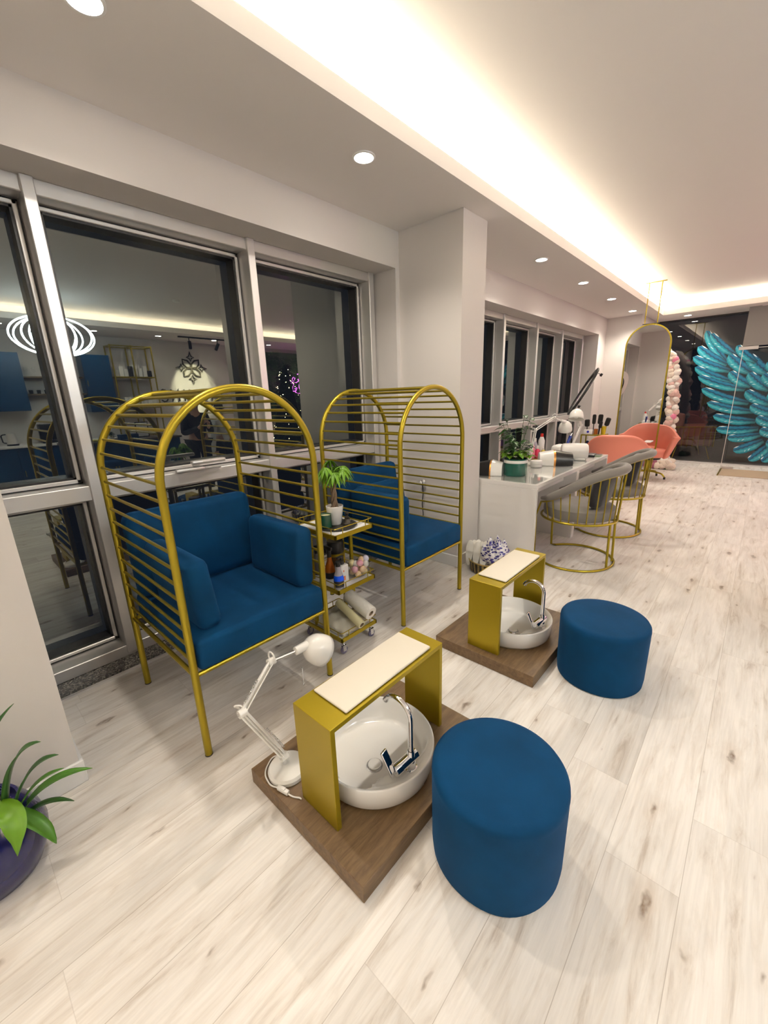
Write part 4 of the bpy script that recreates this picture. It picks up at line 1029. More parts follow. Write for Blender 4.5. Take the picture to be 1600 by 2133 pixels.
# ------------------------------------------------------------ gold utility cart with brushes (by the far window)
UC = thing('utility_cart', 'small gold cart in the far corner holding hair brushes', 'trolley', (-2.32, 8.55, 0))
for i, z in enumerate((0.18, 0.50, 0.84)):
    m = MB().box((-0.20, -0.16, z), (0.20, 0.16, z + .02), .002, 1)
    for a, b in (((-.20, -.16, z), (.20, -.152, z + .05)), ((-.20, .152, z), (.20, .16, z + .05)), ((-.20, -.16, z), (-.192, .16, z + .05)), ((.192, -.16, z), (.20, .16, z + .05))):
        if i < 2: m.box(a, b)
    obj('tier', m, M_gold, UC)
for x in (-.19, .19):
    for y in (-.15, .15): obj('post', MB().box((x - .01, y - .01, 0), (x + .01, y + .01, 0.86)), M_gold, UC)
ZC_ = 0.861
bx = thing('tissue_box', 'small white box with a blue dot on the gold cart', 'box', (-2.40, 8.43, ZC_))
obj('carton', MB().box((-0.075, -0.03, 0), (0.075, 0.03, 0.09), 0.003), M_whp, bx)
obj('blue_dot', MB().cyl((0, -0.031, 0.05), (0, -0.033, 0.05), 0.022, 20), mat('blue_print', (0.02, 0.03, 0.4), 0.4), bx)
yc = tag(obj('tumbler', MB().lathe([(0, 0), (0.035, 0), (0.048, 0.15), (0.044, 0.15), (0.032, 0.006), (0, 0.006)], 24), mat('yellow_plastic', (0.70, 0.52, 0.02), 0.3), loc=(-2.16, 8.50, ZC_)), 'yellow cup holding a black brush on the gold cart', 'cup')
tag(obj('tumbler', MB().lathe([(0, 0), (0.033, 0), (0.035, 0.10), (0.031, 0.10), (0.030, 0.006), (0, 0.006)], 24), mat('orange_brown_plastic', (0.40, 0.12, 0.02), 0.2, coat=.4), loc=(-2.29, 8.50, ZC_)), 'orange brown cup in the middle of the gold cart', 'cup')
def brush(label, loc, tilt, az, L=0.30, hr=0.035):
    t = thing('hair_brush', label, 'brush', loc, az, group='black hair brushes on the gold cart')
    M = Matrix.Rotation(tilt, 4, 'Y')
    h = MB().tube([(0, 0, 0), (0, 0, L * .55)], 0.009, 8).xform(M); obj('handle', h, M_blk, t)
    obj('bristles', MB().lathe([(0, L*.5), (hr * .8, L * .52), (hr, L * .6), (hr, L * .95), (hr * .7, L), (0, L)], 16).xform(M), mat('bristle_black', (0.015, 0.014, 0.013), 0.9, bump=1.0, bscale=200), t)
    return t
brush('black round brush at the left of the gold cart', (-2.45, 8.52, ZC_), -0.05, 0, 0.27, 0.045)
brush('tall dark brush in the middle back of the gold cart', (-2.36, 8.58, ZC_), 0.0, 0, 0.36, 0.032)
brush('tall thick dark brush beside the orange cup', (-2.27, 8.60, ZC_), 0.05, 0, 0.36, 0.042)
brush('black brush leaning right out of the yellow cup', (-2.16, 8.50, ZC_ + .012), 0.25, 0, 0.30, 0.042)
brush('short black brush in front of the tall ones on the gold cart', (-2.22, 8.44, ZC_), 0.1, 0, 0.24, 0.03)
for i, (x, y, hh, c, lb) in enumerate(((-2.42, 8.50, .24, (0.02, 0.02, 0.06), 'dark bottle on the middle tier of the gold cart, at the left'), (-2.32, 8.46, .22, (0.03, 0.02, 0.03), 'black bottle on the middle tier of the gold cart'), (-2.22, 8.47, .20, (0.32, 0.14, 0.40), 'purple bottle on the middle tier of the gold cart'))):
    stack('product_bottle', lb, (x, y, 0.521), [('body', [(0, 0), (0.032, 0), (0.032, hh * .8), (0.014, hh * .9), (0, hh * .9)], mat('cart_bottle_%d' % i, c, 0.3)), ('cap', [(0.013, hh * .899), (0.014, hh * .9), (0.014, hh), (0, hh)], M_whp)], group='bottles on the gold cart', seg=16)

# ------------------------------------------------------------ ring light on its stand
RL = thing('ring_light', 'black tilted ring light with phone clips in front of the far window jamb', 'ring light', (-2.38, 7.45, 0))
Rm = Matrix.Translation((0.02, 0.15, 1.64)) @ Matrix.Rotation(-0.62, 4, 'X') @ Matrix.Rotation(PI / 2 - 0.12, 4, 'X') @ Matrix.Rotation(0.0, 4, 'Y')
Rm = Matrix.Translation((0.02, 0.18, 1.64)) @ Matrix.Rotation(-0.9, 4, 'X')
Rm = Matrix.Translation((0.04, 0.22, 1.64)) @ Vector((0, 0, 1)).rotation_difference(Vector((-0.80, -0.33, 0.47))).to_matrix().to_4x4()
obj('ring_body', MB().lathe([(0.33, -0.02), (0.42, -0.02), (0.43, -0.005), (0.43, 0.008), (0.42, 0.012), (0.33, 0.012), (0.32, 0.0)], 64, close=True).xform(Rm), M_blk, RL)
obj('diffuser', MB().lathe([(0.325, -0.022), (0.425, -0.022), (0.425, -0.019), (0.325, -0.019)], 64, close=True).xform(Rm), M_whp, RL)
ms = MB()
for a in (0.9, 2.5, -2.2): 
    c = Vector((0.43 * math.cos(a), 0.43 * math.sin(a), 0))
    cl_ = MB().tube([c, c + Vector((0, 0, -0.10))], 0.006, 6).box(c + Vector((-0.025, -0.018, -0.14)), c + Vector((0.025, 0.018, -0.10)), 0.006).xform(Rm)
    obj('phone_clip', cl_, M_blk, RL)
obj('stand_pole', MB().cyl((0, 0, 0.05), (0, 0, 1.25), 0.012, 12).tube([(0, 0, 1.24), (0.0, -0.02, 1.33)], 0.014, 10), M_blk, RL)
for k in range(3):
    a = 2 * PI * k / 3 + .5
    obj('stand_leg', MB().tube([(0, 0, 0.35), (0.28 * math.cos(a), 0.28 * math.sin(a), 0.008)], 0.009, 8), M_blk, RL)

# ------------------------------------------------------------ far glass wall, door, mural
gw = sthing('window_3')
m = MB(); m.bm.faces.new([m.bm.verts.new(v) for v in ((-2.08, YG, 0.02), (XR, YG, 0.02), (XR, YG, ZS), (-2.08, YG, ZS))])
obj('glass_pane', m, M_pane2, gw, smooth=False, recalc=False)
obj('floor_channel', MB().box((-2.08, YG - .03, 0), (XR, YG + .03, 0.03), 0.002, 1), M_alu, gw)
obj('head_channel', MB().box((-2.08, YG - .03, ZS - .03), (XR, YG + .03, ZS), 0.002, 1), M_alud, gw)
dg = sthing('door_1'); YD, XD = 11.02, -0.475
m = MB(); m.bm.faces.new([m.bm.verts.new(v) for v in ((XD, YD, 0.012), (1.3, YD, 0.012), (1.3, YD, 2.36), (XD, YD, 2.36))])
obj('glass_pane', m, glass('door_pane', tint=(0.94, 0.95, 0.95), ior=1.25), dg, smooth=False, recalc=False)
obj('polished_edge', MB().box((XD - .006, YD - .008, 0.012), (XD + .004, YD + .008, 2.36), 0.002, 1), mat('polished_glass_edge', (0.72, 0.68, 0.64), 0.25), dg)
obj('top_edge', MB().box((XD, YD - .006, 2.352), (1.3, YD + .006, 2.364)), M_alu, dg)
obj('patch_fitting', MB().box((XD - .07, YD - .02, 2.33), (XD + .22, YD + .02, 2.39), 0.003, 1), M_alu, dg)
obj('patch_fitting', MB().box((XD, YD - .02, 0.002), (XD + .20, YD + .02, 0.055), 0.003, 1), M_alu, dg)
struct('trim_3', MB().box((XD - .02, YD - .03, 2.395), (1.35, YD + 0.03, ZS)), mat('grey_transom_panel', (0.22, 0.215, 0.21), 0.5))
tag(obj('door_mat', MB().box((-0.45, 10.12, 0.0), (1.3, 10.98, 0.012), 0.003, 1), mat('beige_matting', (0.46, 0.36, 0.25), 0.8, bump=0.5, bscale=150)), 'plain beige mat on the floor in front of the glass door', 'mat')
struct('trim_4', MB().box((-0.475, 10.10, 0.0), (-0.455, 11.0, 0.014), 0.001, 1), M_gold)

def feather_mat():
    m, nt, b = base('printed_feather'); L = nt.links.new; N = nt.nodes.new
    uv = N('ShaderNodeUVMap'); s = N('ShaderNodeSeparateXYZ'); L(uv.outputs[0], s.inputs[0])
    no = N('ShaderNodeTexNoise'); mp = N('ShaderNodeMapping'); mp.inputs['Scale'].default_value = (7, 1.6, 1); mp.inputs['Rotation'].default_value = (0, 0, 0.5); L(uv.outputs[0], mp.inputs[0]); L(mp.outputs[0], no.inputs['Vector']); no.inputs['Scale'].default_value = 2.2; no.inputs['Detail'].default_value = 3
    ad = N('ShaderNodeMath'); ad.operation = 'MULTIPLY_ADD'; L(no.outputs[0], ad.inputs[0]); ad.inputs[1].default_value = 0.28; L(s.outputs[1], ad.inputs[2])
    sb = N('ShaderNodeMath'); sb.operation = 'SUBTRACT'; L(ad.outputs[0], sb.inputs[0]); sb.inputs[1].default_value = 0.14
    r = N('ShaderNodeValToRGB'); L(sb.outputs[0], r.inputs[0]); cr_ = r.color_ramp; e = cr_.elements
    e[0].position = 0.0; e[0].color = (0.0, 0.12, 0.18, 1); e[1].position = 1.0; e[1].color = (0.0, 0.02, 0.10, 1)
    for p, c in ((0.10, (0.0, 0.30, 0.38)), (0.30, (0.16, 0.52, 0.60)), (0.42, (0.02, 0.36, 0.46)), (0.55, (0.0, 0.16, 0.28)), (0.62, (0.0, 0.02, 0.05)), (0.70, (0.0, 0.14, 0.32)), (0.84, (0.0, 0.25, 0.42))):
        k = e.new(p); k.color = (*c, 1)
    ru = N('ShaderNodeMapRange'); L(s.outputs[0], ru.inputs[0]); ru.inputs[1].default_value = 0.65; ru.inputs[2].default_value = 1.0; ru.inputs[3].default_value = 1.0; ru.inputs[4].default_value = 0.25
    mx = N('ShaderNodeMix'); mx.data_type = 'RGBA'; mx.blend_type = 'MULTIPLY'; mx.inputs[0].default_value = 1.0; L(r.outputs[0], mx.inputs[6]); L(ru.outputs[0], mx.inputs[7])
    hs = N('ShaderNodeHueSaturation'); hs.inputs['Value'].default_value = 0.72; hs.inputs['Saturation'].default_value = 1.1; L(mx.outputs[2], hs.inputs['Color']); L(hs.outputs[0], b.inputs['Base Color']); b.inputs['Roughness'].default_value = 0.35
    # print on glass: colour shows the room light and the light behind it
    return m
M_fea = feather_mat(); M_streak = mat('white_print', (0.85, 0.92, 0.93), 0.4); M_navy = mat('navy_print', (0.0, 0.006, 0.012), 0.4)
WG = thing('wing_mural', 'huge turquoise feathered wing printed on the far glass wall', 'mural', (-0.4, YG - 0.012, 0))
def feather(x0, z0, x1, z1, w_, lay):
    a = Vector((x0 + 0.4, z0)); b = Vector((x1 + 0.4, z1)); d = b - a; L_ = d.length; d.normalize(); n_ = Vector((-d.y, d.x))
    if n_.y < 0: n_ = -n_
    nu, nv = 20, 6
    w_ *= 1.32; me = bpy.data.meshes.new('feather'); V = []; UV = []; Fc = []
    for i in range(nu + 1):
        u = i / nu; half = w_ * 0.52 * (math.sin(PI * min(1, u * 1.15 + 0.02) ** 0.62) ** 0.75 if u < 0.86 else 0.55)
        half = w_ * 0.5 * min(1.0, (1 - (1 - min(u / 0.35, 1)) ** 2.4) ** 0.5 if u < 0.35 else 1.0) * (1 - 0.45 * sstep(0.6, 1.0, u))
        bend = 0.05 * L_ * math.sin(PI * u)
        for j in range(nv + 1):
            v = j / nv; c = a + d * (L_ * u) + n_ * (half * (2 * v - 1) - bend)
            V.append((c.x, -lay * 0.0003, c.y)); UV.append((u, v))
    for i in range(nu):
        for j in range(nv):
            q = i * (nv + 1) + j; Fc.append((q, q + nv + 1, q + nv + 2, q + 1))
    me.from_pydata(V, [], Fc); ul = me.uv_layers.new(name='UVMap')
    for p in me.polygons:
        for li, vi in zip(p.loop_indices, p.vertices): ul.data[li].uv = UV[vi]
    me.materials.append(M_fea); o = bpy.data.objects.new('feather', me); COL.objects.link(o); o.parent = WG
    s = MB(); y = -lay * 0.0003 - 0.0002
    for (u0, u1, v0, v1, k) in ((0.05, 0.26, 0.62, 0.74, .010), (0.42, 0.52, -0.9, -0.35, .005), (0.30, 0.38, -0.9, -0.45, .004)):
        h = w_ * .5
        p0 = a + d * (L_ * u0) + n_ * (h * v0 - .04 * L_ * u0); p1 = a + d * (L_ * u1) + n_ * (h * v1 - .04 * L_ * u1 * 2); q_ = (p1 - p0).normalized(); w2 = Vector((-q_.y, q_.x)) * k
        pm_ = (p0 + p1) / 2
        s.bm.faces.new([s.bm.verts.new((v.x, y, v.y)) for v in (p0, pm_ - w2, p1, pm_ + w2)])
    obj('feather_highlight', s, M_streak, o, smooth=False, recalc=False)
FE = [(-1.167, 2.811, -0.719, 2.14, 0.126), (-1.086, 2.742, -0.604, 2.272, 0.126), (-1.266, 2.499, -0.712, 2.092, 0.14), (-1.322, 2.297, -0.654, 1.969, 0.14), (-1.26, 2.082, -0.582, 1.75, 0.133), (-1.18, 1.89, -0.345, 1.584, 0.133), (-1.079, 1.623, -0.245, 1.306, 0.14), (-0.942, 1.329, -0.143, 1.136, 0.133), (-0.797, 1.048, -0.075, 0.942, 0.14), (-0.704, 0.767, -0.014, 0.797, 0.14), (-0.483, 0.581, 0.043, 0.676, 0.14), (-0.341, 0.305, 0.099, 0.556, 0.15), (-0.057, 0.119, 0.22, 0.488, 0.14), (0.153, 0.11, 0.371, 0.447, 0.133), (-0.721, 2.282, -0.302, 1.9, 0.16), (-0.66, 1.946, -0.261, 1.64, 0.146), (-0.405, 2.255, -0.024, 1.861, 0.166), (-0.349, 1.903, 0.026, 1.559, 0.16), (-0.34, 1.548, 0.108, 1.277, 0.16), (-0.218, 1.257, 0.193, 1.088, 0.153), (-0.086, 1.015, 0.281, 0.876, 0.153), (0.009, 0.773, 0.331, 0.686, 0.153), (0.144, 0.508, 0.398, 0.496, 0.146), (-0.123, 1.867, 0.212, 1.599, 0.153), (0.019, 1.49, 0.332, 1.297, 0.153), (-0.098, 2.093, 0.239, 1.846, 0.153), (0.102, 1.207, 0.406, 1.066, 0.146), (0.185, 0.922, 0.463, 0.832, 0.146), (-0.614, 2.458, -0.261, 2.106, 0.12)]
for i, f in enumerate(FE[::-1] if False else FE):
    feather(*f, i + 1)
# dark ground of the print behind the feathers
bg = MB(); hull = [(-1.0, 2.62), (-0.55, 2.40), (-0.2, 2.30), (0.5, 2.1), (0.9, 1.6), (0.7, 0.7), (0.45, 0.25), (0.05, 0.30), (-0.2, 0.5), (-0.45, 0.75), (-0.6, 1.0), (-0.8, 1.35), (-0.95, 1.65), (-1.0, 1.95), (-1.05, 2.2)]
bg.bm.faces.new([bg.bm.verts.new((x + .4, 0, z)) for x, z in hull]); obj('dark_backing', bg, M_navy, WG, smooth=False, recalc=False)

# flower garland
M_r = [mat('rose_cream', (0.80, 0.70, 0.58), 0.7, var=0.12, vscale=30), mat('rose_blush', (0.78, 0.52, 0.46), 0.7, var=0.15, vscale=30), mat('rose_white', (0.84, 0.79, 0.72), 0.7), mat('rose_plum', (0.34, 0.12, 0.17), 0.7, var=0.2, vscale=30), mat('rose_hot_pink', (0.78, 0.25, 0.38), 0.7)]
def rose_mesh(m_, seed):
    r_ = random.Random(seed); t = MB()
    for L_ in range(4):
        R_ = 0.055 - 0.011 * L_; npet = 6 - L_
        for k in range(npet):
            a = 2 * PI * k / npet + L_ * 0.7 + r_.random() * .3
            c = Vector((math.cos(a) * R_ * .45, math.sin(a) * R_ * .45, 0.008 * L_))
            t.ball(c, R_ * .62, 8, 6, (1, 1, 0.72 + .1 * L_), Euler((0, 0.9 - .25 * L_, a)))
    me = bpy.data.meshes.new('rose'); t.bm.to_mesh(me); t.bm.free()
    for p in me.polygons: p.use_smooth = True
    me.materials.append(m_); return me
RM = [rose_mesh(m_, i) for i, m_ in enumerate(M_r)]
def roses(parent, pts, rs, w_):
    for p, nrm in pts:
        me = rs.choices(RM, weights=w_)[0]; o = bpy.data.objects.new('rose', me); COL.objects.link(o); o.parent = parent
        o.location = p; o.rotation_euler = Vector(nrm).to_track_quat('Z', 'Y').to_euler(); k = 1.05 + rs.random() * .5; o.scale = (k, k, k)
GA = thing('rose_garland', 'tall garland arch of cream and blush roses behind the mirror', 'flower garland', (-1.5, 10.75, 0))
path = [(0.02, 0.05), (0.055, 0.5), (0.07, 0.9), (0.06, 1.3), (0.03, 1.7), (-0.01, 2.0), (-0.10, 2.25), (-0.25, 2.42), (-0.45, 2.45)]
obj('moss_core', MB().tube([(x, 0, z) for x, z in path], 0.085, 12), mat('blush_foam', (0.55, 0.42, 0.36), 0.9, var=.4, vscale=25), GA)
rs = random.Random(4); pts = []
for k in range(96):
    f = (k + .5) / 96 * (len(path) - 1); i = int(f); g = f - i
    x = path[i][0] * (1 - g) + path[i+1][0] * g; z = path[i][1] * (1 - g) + path[i+1][1] * g
    a = -PI / 2 + (rs.random() - .5) * 3.0; nr = Vector((math.cos(a), math.sin(a), (rs.random() - .5) * .5)).normalized()
    pts.append((Vector((x, 0, z)) + nr * 0.085, nr))
roses(GA, pts, rs, (5, 3, 4, 0.2, 0.3))
FB = thing('rose_cushion', 'low mound of cream and plum roses on the floor by the glass wall', 'flower arrangement', (-1.48, 10.45, 0))
obj('moss_core', MB().ball((0, 0, 0.02), 0.17, 20, 12, (1.25, 0.8, 0.8)), M_leafd, FB)
for v in FB.children[0].data.vertices: v.co.z = max(0.0, v.co.z)
for col_w, x0, x1 in (((6, 1, 6, 0, 0), -0.04, 0.24), ((0, .3, 0, 6, .3), -0.26, -0.06)):
    pts = []
    for k in range(26 if x0 > -.1 else 14):
        x = x0 + rs.random() * (x1 - x0); a = -PI * rs.random(); e_ = rs.random() * 1.3
        nr = Vector((math.cos(a) * math.cos(e_) * .6, math.sin(a) * math.cos(e_), math.sin(e_))).normalized()
        pts.append((Vector((x, nr.y * 0.13, 0.06 + nr.z * 0.13)), nr))
    roses(FB, pts, rs, col_w)

# dim room beyond the glass wall: floor and slatted lounge chair
M_out = mat('dark_stone', (0.03, 0.028, 0.027), 0.35)
struct('floor_beyond_glass', MB().box((-6, YG + .05, -0.06), (6, 17, -0.01)), M_out)
M_mauve = mat('mauve_velvet', (0.20, 0.085, 0.075), 0.8, sheen=0.3)
def lounge(label, loc, rz):
    t = thing('slatted_lounge_chair', label, 'armchair', loc, rz, group='mauve slatted lounge chairs')
    obj('seat_cushion', MB().box((-0.42, -0.40, 0.30), (0.42, 0.40, 0.52), 0.05, 3), M_mauve, t)
    obj('back_cushion', MB().box((-0.44, 0.22, 0.45), (0.44, 0.42, 1.08), 0.06, 3), M_mauve, t)
    for s in (-1, 1): obj('arm_cushion', MB().box((s * 0.30, -0.40, 0.45), (s * 0.44, 0.30, 0.78), 0.04, 3), M_mauve, t)
    for s in (-1, 1):
        f = MB().tube(rounded([(s * .46, -.40, .30), (s * .46, -.40, .76), (s * .46, .40, .76), (s * .46, .40, .30)], .03), 0.009, 8); obj('side_frame', f, M_gold, t)
        for k in range(7): obj('slat', MB().tube([(s * .462, -.32 + .11 * k, .28), (s * .462, -.32 + .11 * k, .755)], 0.005, 6), M_gold, t)
    for k in range(9): obj('slat', MB().tube([(-.40 + .1 * k, -.415, .28), (-.40 + .1 * k, -.415, .52)], 0.005, 6), M_gold, t)
    for x in (-.38, .38):
        for y in (-.34, .34): obj('leg', MB().cyl((x * 1.1, y * 1.1, 0), (x * .85, y * .85, .31), 0.010, 8), M_gold, t)
    return t
lounge('mauve lounge chair with gold slats in the dark beyond the glass wall', (-1.28, 12.75, -0.01), 1.9)

# ------------------------------------------------------------ near plant in the marbled pot
def marble():
    m, nt, b = base('navy_marble'); L = nt.links.new; N = nt.nodes.new
    tc = N('ShaderNodeTexCoord'); no = N('ShaderNodeTexNoise'); no.inputs['Scale'].default_value = 7; no.inputs['Detail'].default_value = 8; no.inputs['Distortion'].default_value = 1.6; L(tc.outputs['Object'], no.inputs['Vector'])
    r = N('ShaderNodeValToRGB'); L(no.outputs[0], r.inputs[0]); e = r.color_ramp.elements
    e[0].position = 0.0; e[0].color = (0.004, 0.005, 0.055, 1); e[1].position = 1.0; e[1].color = (0.010, 0.008, 0.07, 1)
    for p, c in ((0.488, (0.006, 0.006, 0.065)), (0.497, (0.42, 0.40, 0.60)), (0.506, (0.006, 0.006, 0.065))):
        k = e.new(p); k.color = (*c, 1)
    n2 = N('ShaderNodeTexNoise'); n2.inputs['Scale'].default_value = 3; L(tc.outputs['Object'], n2.inputs['Vector'])
    g = N('ShaderNodeMapRange'); L(n2.outputs[0], g.inputs[0]); g.inputs[1].default_value = 0.48; g.inputs[2].default_value = 0.60
    mx = N('ShaderNodeMix'); mx.data_type = 'RGBA'; L(g.outputs[0], mx.inputs[0]); mx.inputs[6].default_value = (0.005, 0.006, 0.06, 1); L(r.outputs[0], mx.inputs[7])
    L(mx.outputs[2], b.inputs['Base Color']); b.inputs['Roughness'].default_value = 0.18; b.inputs['Coat Weight'].default_value = 0.1
    return m
NP = thing('potted_bromeliad', 'strap leaved green plant in a navy marbled round pot at the left edge', 'potted plant', (-1.835, -0.18, 0))
obj('pot', MB().lathe([(0, 0), (0.125, 0), (0.14, 0.012), (0.172, 0.09), (0.177, 0.14), (0.165, 0.20), (0.135, 0.262), (0.122, 0.285), (0.114, 0.283), (0.112, 0.25), (0, 0.245)], 56), marble(), NP)
obj('soil', MB().lathe([(0.113, 0.248), (0.05, 0.256), (0, 0.26)], 24), M_soil, NP)
def strap(m, pts, w_, tipw=0.0):
    P_ = rounded(pts, 0.30, 10) if False else None
    # quadratic through control points
    a, b, c = [Vector(p) for p in pts]; n = 16; rows = []
    for i in range(n + 1):
        t = i / n; p = a * (1-t)**2 + b * 2*t*(1-t) + c * t*t; d = ((b - a) * (1-t) + (c - b) * t).normalized()
        s = d.cross(Vector((0, 0, 1))); s = s.normalized() if s.length > .05 else Vector((1, 0, 0)); u = s.cross(d)
        k = w_ * (0.55 + 0.45 * math.sin(PI * min(1, t * 1.1) ** .9)) * min(1.0, ((1 - t) / 0.22)) ** 0.6 + 0.0008
        rows.append([m.bm.verts.new(p + s * k * q + u * k * 0.35 * q * q) for q in (-1, -.5, 0, .5, 1)])
    for x, y in zip(rows, rows[1:]):
        for j in range(4): m.bm.faces.new((x[j], x[j+1], y[j+1], y[j]))
o_ = (-1.835, -0.18, 0)
def R_(p): return tuple(Vector(p) - Vector(o_))
leaves = [((-1.79, -0.107, 0.217), (-1.75, -0.061, 0.535), (-1.7, 0.034, 0.525), 0.024, 0), ((-1.79, -0.096, 0.206), (-1.75, -0.026, 0.455), (-1.7, 0.068, 0.441), 0.02, 0), ((-1.79, -0.09, 0.209), (-1.75, -0.023, 0.372), (-1.7, 0.071, 0.377), 0.014, 1), ((-1.79, -0.087, 0.197), (-1.75, 0.01, 0.366), (-1.7, 0.148, 0.312), 0.022, 1), ((-1.79, -0.089, 0.185), (-1.75, -0.007, 0.284), (-1.7, 0.072, 0.22), 0.013, 0), ((-1.8, -0.15, 0.285), (-1.69, -0.028, 0.274), (-1.65, -0.008, 0.135), 0.028, 1), ((-1.8, -0.175, 0.29), (-1.66, -0.048, 0.403), (-1.62, -0.104, 0.209), 0.036, 2),
          ((-1.87, -0.22, 0.26), (-1.90, -0.36, 0.50), (-1.86, -0.52, 0.50), .022, 0), ((-1.86, -0.24, 0.26), (-1.78, -0.42, 0.44), (-1.70, -0.58, 0.30), .022, 1), ((-1.84, -0.24, 0.26), (-1.66, -0.34, 0.40), (-1.52, -0.40, 0.26), .024, 0), ((-1.87, -0.19, 0.26), (-1.92, -0.12, 0.50), (-1.93, 0.0, 0.58), .018, 0), ((-1.86, -0.2, 0.26), (-1.88, -0.26, 0.6), (-1.84, -0.34, 0.72), .020, 0)]
for a, b, c, w_, mi in leaves:
    m = MB(); strap(m, (R_(a), R_(b), R_(c)), w_); obj('leaf', m, (M_leafd, M_leaf, M_leafb)[mi], NP, recalc=False, solid=0.0012, angle=80)

# ------------------------------------------------------------ the other side of the room (mirrored in the windows)
M_cab = mat('navy_blue_lacquer', (0.0, 0.035, 0.10), 0.35)
M_dkw = mat('dark_counter', (0.05, 0.035, 0.028), 0.4)
def cabinet(label, name, a, b, doors, cat='cabinet', grp=None):
    c = ((a[0] + b[0]) / 2, (a[1] + b[1]) / 2, a[2]); t = thing(name, label, cat, c, group=grp)
    h = [(b[i] - a[i]) / 2 for i in range(3)]
    obj('body', MB().box((-h[0] + .02, -h[1], 0), (h[0], h[1], 2 * h[2])), M_cab, t)
    w_ = 2 * h[1] / doors
    for k in range(doors):
        d = obj('door', MB().box((-h[0], -h[1] + w_ * k + .003, .004), (-h[0] + .019, -h[1] + w_ * (k + 1) - .003, 2 * h[2] - .004), .002, 1), M_cab, t)
        obj('handle', MB().box((-h[0] - .02, -h[1] + w_ * k + .03, h[2] - .06), (-h[0] - .012, -h[1] + w_ * k + .038, h[2] + .06)), M_gold, d)
    return t
cabinet('navy wall cabinet above the white counter, mirrored at the left', 'wall_cabinet', (3.93, 0.15, 1.62), (4.29, 1.46, 2.66), 3, grp='navy wall cabinets')
cabinet('narrow navy wall cabinet right beside the gold shelf, mirrored', 'wall_cabinet', (3.93, 2.42, 1.55), (4.29, 2.92, 2.68), 1, grp='navy wall cabinets')
cabinet('navy base cabinets under the white counter', 'base_cabinet', (3.70, 0.15, 0), (4.29, 2.92, 0.96), 6)
tag(obj('countertop', MB().box((3.66, 0.12, 0.961), (4.295, 2.93, 1.0), .003, 1), M_marb), 'white countertop over the navy base cabinets, seen mirrored', 'countertop')
for z, lb in ((2.24, 'upper wooden wall shelf with the glasses'), (1.92, 'lower wooden wall shelf with the dark cups')):
    tag(obj('wall_shelf', MB().box((4.05, 1.465, z - .02), (4.295, 2.415, z + .01)), M_wood), lb, 'shelf', 'wooden shelves between the wall cabinets')
for k in range(7):
    tag(obj('wine_glass', MB().lathe([(0, 0), (0.03, 0.002), (0.004, 0.006), (0.004, 0.07), (0.03, 0.10), (0.034, 0.14), (0.028, 0.18)], 16), M_gl, loc=(4.17, 1.55 + .12 * k, 2.251)), ORD[k] + ' clear stemmed glass from the camera end on the upper wall shelf', 'glass', 'glasses on the upper wall shelf')
    tag(obj('cup', MB().lathe([(0, 0), (0.03, 0), (0.035, 0.07), (0.031, 0.07), (0.027, 0.005), (0, .005)], 16), M_blk if k != 6 else M_whp, loc=(4.17, 1.55 + .12 * k, 1.931)), ORD[k] + ' small black cup from the camera end on the lower wall shelf' if k != 6 else 'small white cup on the lower wall shelf', 'cup', 'cups on the lower wall shelf')
kt = thing('kettle', 'black and steel electric kettle on the white counter', 'kettle', (3.92, 1.06, 1.001))
obj('body', MB().lathe([(0, 0), (0.085, 0), (0.085, .03), (0.078, 0.05), (0.062, 0.22), (0.03, 0.24), (0, 0.245)], 28), M_alu, kt)
obj('handle', MB().tube(rounded([(0, -0.07, .21), (0, -.14, .20), (0, -.13, .06), (0, -.08, .05)], .04), 0.011, 8).cyl((0, 0, 0), (0, 0, .03), .09, 24), M_blk, kt)
cm = thing('coffee_machine', 'black coffee machine on the white counter beside the kettle', 'coffee machine', (3.95, 1.62, 1.001))
obj('body', MB().box((-.12, -.13, 0), (.14, .13, .05), .01).box((.03, -.13, 0), (.14, .13, .34), .01).box((-.12, -.13, .24), (.14, .13, .36), .01), M_blk, cm)
obj('drip_cup', MB().lathe([(0, .05), (.035, .05), (.045, .13), (.04, .13), (.03, .055), (0, .055)], 18, (-.05, 0, 0)), M_alu, cm)
# gold open shelf
GS = thing('open_shelf', 'tall gold framed open shelf with white boxes, mirrored beside the logo wall', 'shelf', (4.08, 3.36, 0))
for x in (-.18, .18):
    for y in (-.40, 0, .40): obj('upright', MB().box((x - .012, y - .012, 0), (x + .012, y + .012, 2.9)), M_gold, GS)
for z in (.4, 1.0, 1.60, 2.25, 2.88):
    m = MB()
    for x in (-.18, .18): m.box((x - .01, -.40, z - .01), (x + .01, .40, z + .01))
    for y in (-.4, 0, .4): m.box((-.18, y - .01, z - .01), (.18, y + .01, z + .01))
    if z < 2.8: m.box((-.17, -.39, z + .0), (.17, .39, z + .012))
    obj('shelf_tier', m, M_gold, GS)
rs = random.Random(9)
for z in (1.612, 2.262):
    for k in range(8):
        h_ = .12 + .12 * rs.random(); w_ = .035 + .01 * rs.random()
        row = {1.612: 'third', 2.262: 'top'}[z]
        tag(obj('product_box', MB().box((-.04, -w_, 0), (.04, w_, h_), .003, 1), M_whp if rs.random() < .8 else M_blk, loc=(4.0, 3.02 + .094 * k, z)), '%s small carton from the camera end on the %s tier of the gold open shelf' % (ORD[k], row), 'box', 'cartons on the %s tier of the open shelf' % row)
